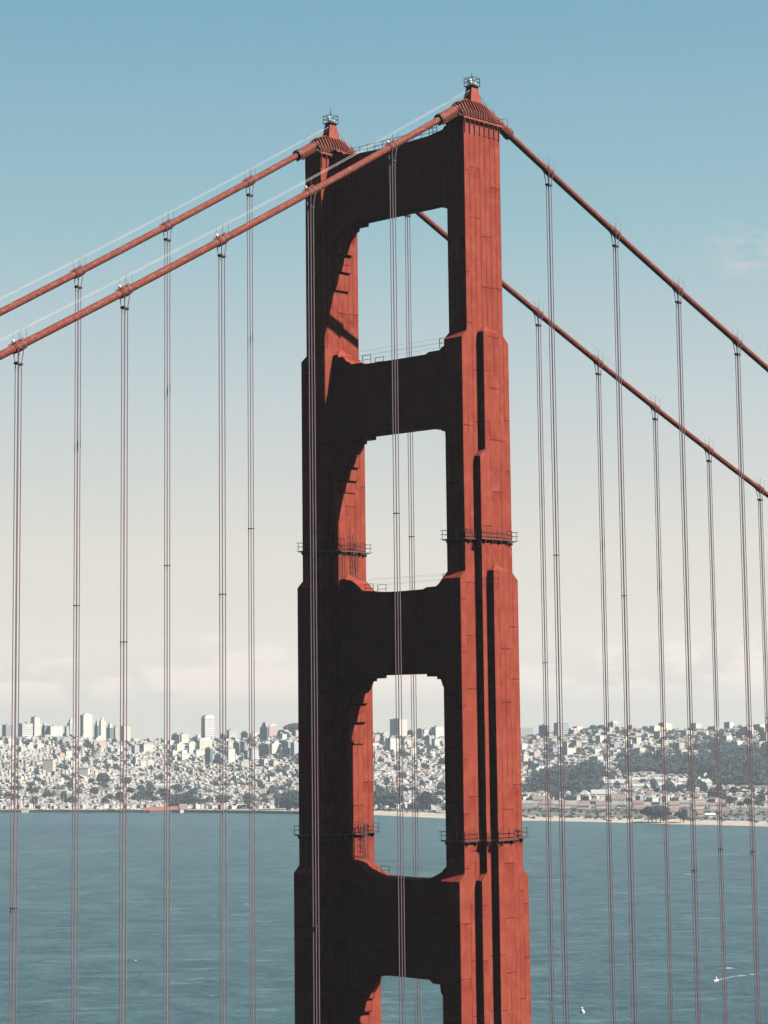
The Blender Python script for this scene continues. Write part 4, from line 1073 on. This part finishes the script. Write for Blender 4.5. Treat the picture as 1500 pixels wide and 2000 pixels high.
def car(mat):
    o = empty('parked_car'); m = MB()
    m.prism([(-2.2,.35),(2.2,.35),(2.25,.8),(1.3,.95),(.7,1.45),(-1.3,1.5),(-2.1,1.0)], 'y', -.88, .88); m.build('body', mat, o)
    g = MB(); g.prism([(1.22,.97),(.68,1.4),(-1.25,1.44),(-1.9,1.02)], 'y', -.9, .9); g.build('window_glass', GLASS, o)
    for x in (-1.4, 1.4):
        for y in (-.86, .86):
            q = MB(); q.tube([(x, y-.1, .33), (x, y+.1, .33)], .34, 10); q.build('wheel', GLASS, o)
    return o
cars = [car(c) for c in CAR]; cu = set(); cit = []
CN = ['white', 'dark', 'silver']
for k in range(44):
    u = random.uniform(738, 864) if k < 18 else random.uniform(1180, 1330) if k < 30 else random.uniform(1410, 1498) if k < 38 else random.uniform(20, 60)
    row = random.uniform(1581, 1585) if u < 900 and u > 600 else random.uniform(1571, 1576) if u > 900 else 1581
    ci = random.choices([0, 1, 2], [6, 2, 3])[0]
    o = cars[ci] if ci not in cu else copy_tree(cars[ci]); cu.add(ci)
    D = at_row(u, row); o.location = ground(u, D, Hgt(u, D)); o.rotation_euler.z = YAW+random.choice([0, PI/2]); 
    tag(o, None, 'car', 'cars parked along the shore'); cit.append((o, u, row, CN[ci]+' parked'))
rank_labels(cit, 'car')
for i in range(3):
    if i not in cu: bpy.data.objects.remove(cars[i])
def wall_line(name, u0, u1, off, h, th, mat, step=12):
    m = MB(); u = u0; pts = []
    while u <= u1: pts.append(u); u += step
    for a, b in zip(pts, pts[1:]):
        A = ground(a, tab(a)[0]+off, 0); Bq = ground(b, tab(b)[0]+off, 0); A2 = ground(a, tab(a)[0]+off+th, 0); B2 = ground(b, tab(b)[0]+off+th, 0)
        z1 = h
        m.add([(A.x,A.y,-1),(Bq.x,Bq.y,-1),(B2.x,B2.y,-1),(A2.x,A2.y,-1),(A.x,A.y,z1),(Bq.x,Bq.y,z1),(B2.x,B2.y,z1),(A2.x,A2.y,z1)], [(0,1,5,4),(1,2,6,5),(2,3,7,6),(3,0,4,7),(4,5,6,7)])
    return m.build(name, mat, fix=False)
tag(wall_line('sea_wall', -420, 600, -3, 4.2, 2, simple('dark_wet_rock', (.02, .022, .022), .8)), 'low dark rock sea wall along the waterline left of the tower', 'sea wall')
# dark timber fence on the right shore
m = MB(); A = ground(1073, at_row(1073, 1577)); Bq = ground(1180, at_row(1180, 1582)); d = Bq-A; k = 46
for i in range(k+1):
    p = A+d*(i/k); m.bar((p.x, p.y, 0), (p.x, p.y, 5.2), .35)
m.bar((A.x, A.y, 5), (Bq.x, Bq.y, 5), .45); m.bar((A.x, A.y, 3), (Bq.x, Bq.y, 3), .35)
tag(m.build('timber_trestle', simple('dark_timber', (.02, .02, .02), .8)), 'long dark timber trestle on the open ground right of the tower', 'trestle')
# lagoon behind the beach
m = MB(); pts = []
us_l = [1335+8*i for i in range(60)]
for u in us_l: pts.append(ground(u, tab(u)[0]+112, 1.9))
for u in reversed(us_l): pts.append(ground(u, tab(u)[0]+112+min(75, (u-1335)*1.2+4), 1.9))
n = len(us_l); m.add(pts, [(i, i+1, 2*n-2-i, 2*n-1-i) for i in range(n-1)])
tag(m.build('lagoon_water', simple('lagoon_water', (0.040, 0.068, 0.076), .3, .4, .1, .02), fix=False), kind='structure')

# --- on and over the water
def gull(name, P, span, yaw, roll, label, mat, belly):
    o = empty(name, P, yaw); tag(o, label, 'bird')
    m = MB(); L_ = span*.42
    m.tube([(-L_/2,0,0),(-L_*.3,0,.0),(0,0,.01),(L_*.32,0,.02),(L_*.5,0,.02)], [.01, span*.06, span*.09, span*.06, .01], 8)
    m.build('body', belly, o, smooth=True)
    w_ = MB()
    for s in (1, -1):
        a = [(L_*.18, 0, .03*span), (L_*.25, s*span*.22, span*.12), (L_*.02, s*span*.5, span*.03)]; b_ = [(-L_*.12, 0, .03*span), (-L_*.02, s*span*.22, span*.11), (-L_*.08, s*span*.5, span*.03)]
        for i in range(2):
            w_.add([a[i], a[i+1], b_[i+1], b_[i]]+[(x, y, z-.012*span) for x, y, z in (a[i], a[i+1], b_[i+1], b_[i])], [(0,1,2,3),(7,6,5,4),(0,4,5,1),(1,5,6,2),(2,6,7,3),(3,7,4,0)])
    w_.build('wing', mat, o, fix=False)
    o.rotation_euler.x = .75
DKF = simple('dark_feathers', (0.012, 0.012, 0.014), .8); WHF = simple('white_feathers', (0.280, 0.280, 0.272), .8)
def along(px, py, t): 
    d = ray(px, py).normalized(); return CAM+d*t
gull('flying_bird', along(1385, 1850, 560), 1.9, YAW+1.3, 0, 'dark bird gliding low over the water near the small speedboat', DKF, DKF)
gull('flying_bird', along(265, 1876, 560), 1.25, YAW+.9, 0, 'dark bird with white belly over the water right of third hanger', DKF, WHF)
gull('flying_bird', along(1327, 1697, 800), .95, YAW+.2, 0, 'tiny dark bird above the water right of the tower', DKF, DKF)
gull('flying_bird', along(45.5, 1401, 900), .8, YAW, 0, 'speck of a dark bird in the sky above the left skyline', DKF, DKF)
BUOY = simple('buoy_paint', (.05, .05, .05), .6)
for u, row, lab in ((10, 1662, 'small dark buoy on the water at the left edge'), (87, 1643, 'small dark buoy on the water left of second hanger')):
    D = CAM.z/((row-horizon(u))/FPX); m = MB(); P = ground(u, D, 0); m.tube([(0,0,-.5),(0,0,.6),(0,0,.9),(0,0,2.6),(0,0,3.2)], [1.9, 1.9, .6, .5, .9], 10)
    tag(m.build('buoy', BUOY, loc=P), lab, 'buoy')
def powerboat(P, yaw, L_, label):
    o = empty('motor_boat', P, yaw); tag(o, label, 'boat'); m = MB(); W_ = L_*.3
    m.add([(-L_/2,-W_/2,.9),(-L_/2,W_/2,.9),(L_*.2,W_/2,1.0),(L_/2,0,1.3),(L_*.2,-W_/2,1.0),(-L_/2,-W_*.35,-.1),(-L_/2,W_*.35,-.1),(L_*.2,W_*.3,-.1),(L_*.42,0,.1),(L_*.2,-W_*.3,-.1)],
          [(0,1,2,3,4),(5,9,8,7,6),(0,5,6,1),(1,6,7,2),(2,7,8,3),(3,8,9,4),(4,9,5,0)]); m.build('hull', HULL, o)
    c = MB(); c.frust(0, 0, .95, 2.3, L_*.2, W_*.38, L_*.12, W_*.3); c.build('cabin', HULL, o)
    g = MB(); g.frust(0, 0, 1.5, 2.0, L_*.175, W_*.37, L_*.15, W_*.345); g.build('window_glass', GLASS, o)
    return o
P1 = ground(1383, CAM.z/((1896-horizon(1383))/FPX)); P2 = ground(1460, CAM.z/((1880-horizon(1460))/FPX))
hd = (P1-P2).normalized(); powerboat(P1, math.atan2(hd.y, hd.x), 4.2, 'small white speedboat trailing a long white wake')
P3 = ground(1124, CAM.z/((1957-horizon(1124))/FPX)); powerboat(P3, YAW+1.9, 4.4, 'small white cabin boat on the water low right of the tower')
FOAM = simple('foam', (.12, .14, .14), .8, .2, .3, .4)
def wake(P1, P2, w0, w1, n=26):
    m = MB(); d = (P2-P1); s = Vector((-d.y, d.x, 0)).normalized(); rr = random.Random(4)
    vs = []
    for i in range(n+1):
        t = i/n; c = P1+d*t+s*math.sin(t*4)*3; w_ = (w0+(w1-w0)*t)*rr.uniform(.5, 1.3)
        vs += [(c.x-s.x*w_, c.y-s.y*w_, .05), (c.x+s.x*w_, c.y+s.y*w_, .05)]
    m.add(vs, [(2*i, 2*i+1, 2*i+3, 2*i+2) for i in range(n) if i < n*.55 or rr.random() < .6]); return m
tag(wake(P1, P2, .4, 1.6).build('boat_wake', FOAM, fix=False), 'white wake behind the speedboat', 'wake', None, 'stuff')
P4 = ground(1025, CAM.z/((1960-horizon(1025))/FPX)); P5 = ground(1105, CAM.z/((1974-horizon(1105))/FPX))

# --- air
m = MB(); q = local_rect(-4300, 4300, -2350, 8700, 0)
z0, z1 = -9, 426
m.add([(x, y, z0) for x, y, z in q]+[(x, y, z1) for x, y, z in q], [(3,2,1,0),(4,5,6,7),(0,1,5,4),(1,2,6,5),(2,3,7,6),(3,0,4,7)])
hz = bpy.data.materials.new('haze'); hz.use_nodes = True; nt = hz.node_tree; nt.nodes.clear()
out = nt.nodes.new('ShaderNodeOutputMaterial'); pv = nt.nodes.new('ShaderNodeVolumePrincipled'); pv.inputs['Color'].default_value = (.56, .66, .74, 1)
pv.inputs['Density'].default_value = HAZE; pv.inputs['Anisotropy'].default_value = .15
nt.links.new(pv.outputs[0], out.inputs['Volume'])
o = m.build('haze', hz); tag(o, kind='stuff')
# ------------------------------------------------------------------ light, sky, air
SUN_AZ, SUN_EL = R(16), R(43.5)      # azimuth measured from +X towards +Y
sd = Vector((math.cos(SUN_AZ)*math.cos(SUN_EL), math.sin(SUN_AZ)*math.cos(SUN_EL), math.sin(SUN_EL)))
L = bpy.data.lights.new('sun', 'SUN'); L.energy = 5.0; L.angle = R(.5); L.color = (1, .95, .87)
so = bpy.data.objects.new('sun', L); COL.objects.link(so); so.location = (300, 200, 400); so.rotation_euler = sd.to_track_quat('Z', 'Y').to_euler()
w = bpy.data.worlds.new('World'); SC.world = w; w.use_nodes = True; nt = w.node_tree
EXPO = 2.25
bg = nt.nodes['Background']; bg.inputs[1].default_value = 1
sky = N(nt, 'ShaderNodeTexSky'); sky.sky_type = 'NISHITA'; sky.sun_disc = False; sky.sun_elevation = SUN_EL; sky.sun_rotation = PI/2-SUN_AZ
sky.air_density = 1.0; sky.dust_density = 1.0; sky.ozone_density = 1.5; sky.altitude = 100
tc = N(nt, 'ShaderNodeTexCoord'); sp = N(nt, 'ShaderNodeSeparateXYZ'); nt.links.new(tc.outputs['Generated'], sp.inputs[0]); Z = sp.outputs[2]
# marine layer: the low sky pales towards the horizon
rp = N(nt, 'ShaderNodeValToRGB'); nt.links.new(mapr(nt, Z, 0, .36), rp.inputs[0])
K = 2**-EXPO
def lin(c): return tuple(((x/255)/12.92 if x/255 <= .04045 else ((x/255+.055)/1.055)**2.4)*K for x in c)
st = [(0, (208, 208, 202)), (.02, (209, 208, 202)), (.045, (212, 209, 202)), (.09, (218, 214, 206)), (.2, (218, 216, 208)), (.38, (195, 206, 208)), (.6, (155, 190, 201)), (.82, (130, 174, 194)), (1, (116, 163, 187))]
# what the sea air in front will add is taken off the sky behind it
def behind(p, c):
    T = math.exp(-HAZE*min(8200, 285/max(p*.36, .001))); I = (.62, .74, .82)
    return tuple(max(.005*K, (x-(1-T)*i*K)/T) for x, i in zip(lin(c), I))
el = rp.color_ramp.elements
while len(el) < len(st): el.new(.5)
for e, (p, c) in zip(el, st): e.position = p; e.color = (*behind(p, c), 1)
up = mixc(nt, 1., sky.outputs[0], (.021, .021, .021), 'MULTIPLY')
col = mixc(nt, mapr(nt, Z, .34, .75), rp.outputs[0], up)
# thin cumulus band low over the hills
az = M_(nt, 'ARCTAN2', sp.outputs[1], sp.outputs[0])
cv = N(nt, 'ShaderNodeCombineXYZ'); nt.links.new(M_(nt, 'MULTIPLY', az, 34), cv.inputs[0]); nt.links.new(M_(nt, 'MULTIPLY', Z, 90), cv.inputs[1])
cn = noise_n(nt, cv.outputs[0], 1.0, 8, .56)
big = noise_n(nt, vscale(nt, cv.outputs[0], (.17, 0, 0)), 1.0, 2)
dens = M_(nt, 'SUBTRACT', M_(nt, 'ADD', cn, M_(nt, 'MULTIPLY', M_(nt, 'SUBTRACT', big, .47), .8)), M_(nt, 'MULTIPLY', M_(nt, 'MAXIMUM', M_(nt, 'SUBTRACT', Z, .015), 0), 13))
cl = M_(nt, 'MULTIPLY', mapr(nt, dens, .40, .50, 0, .65), mapr(nt, Z, .004, .015))
col = mixc(nt, cl, col, lin((246, 226, 210)))
win2 = M_(nt, 'MULTIPLY', mapr(nt, Z, .185, .195), mapr(nt, Z, .205, .215, 1, 0))
cl2 = M_(nt, 'MULTIPLY', M_(nt, 'MULTIPLY', mapr(nt, cn, .45, .58, 0, .6), win2), mapr(nt, az, 2.165, 2.185, 1, 0))
col = mixc(nt, cl2, col, lin((222, 212, 208)))
nt.links.new(col, bg.inputs[0])
SC.view_settings.view_transform = 'Standard'; SC.view_settings.look = 'None'; SC.view_settings.gamma = 1; SC.view_settings.exposure = EXPO
SC.cycles.max_bounces = 4; SC.cycles.volume_bounces = 0; SC.cycles.diffuse_bounces = 0; SC.cycles.glossy_bounces = 1
SC.cycles.use_denoising = True
SC.cycles.sample_clamp_indirect = 4
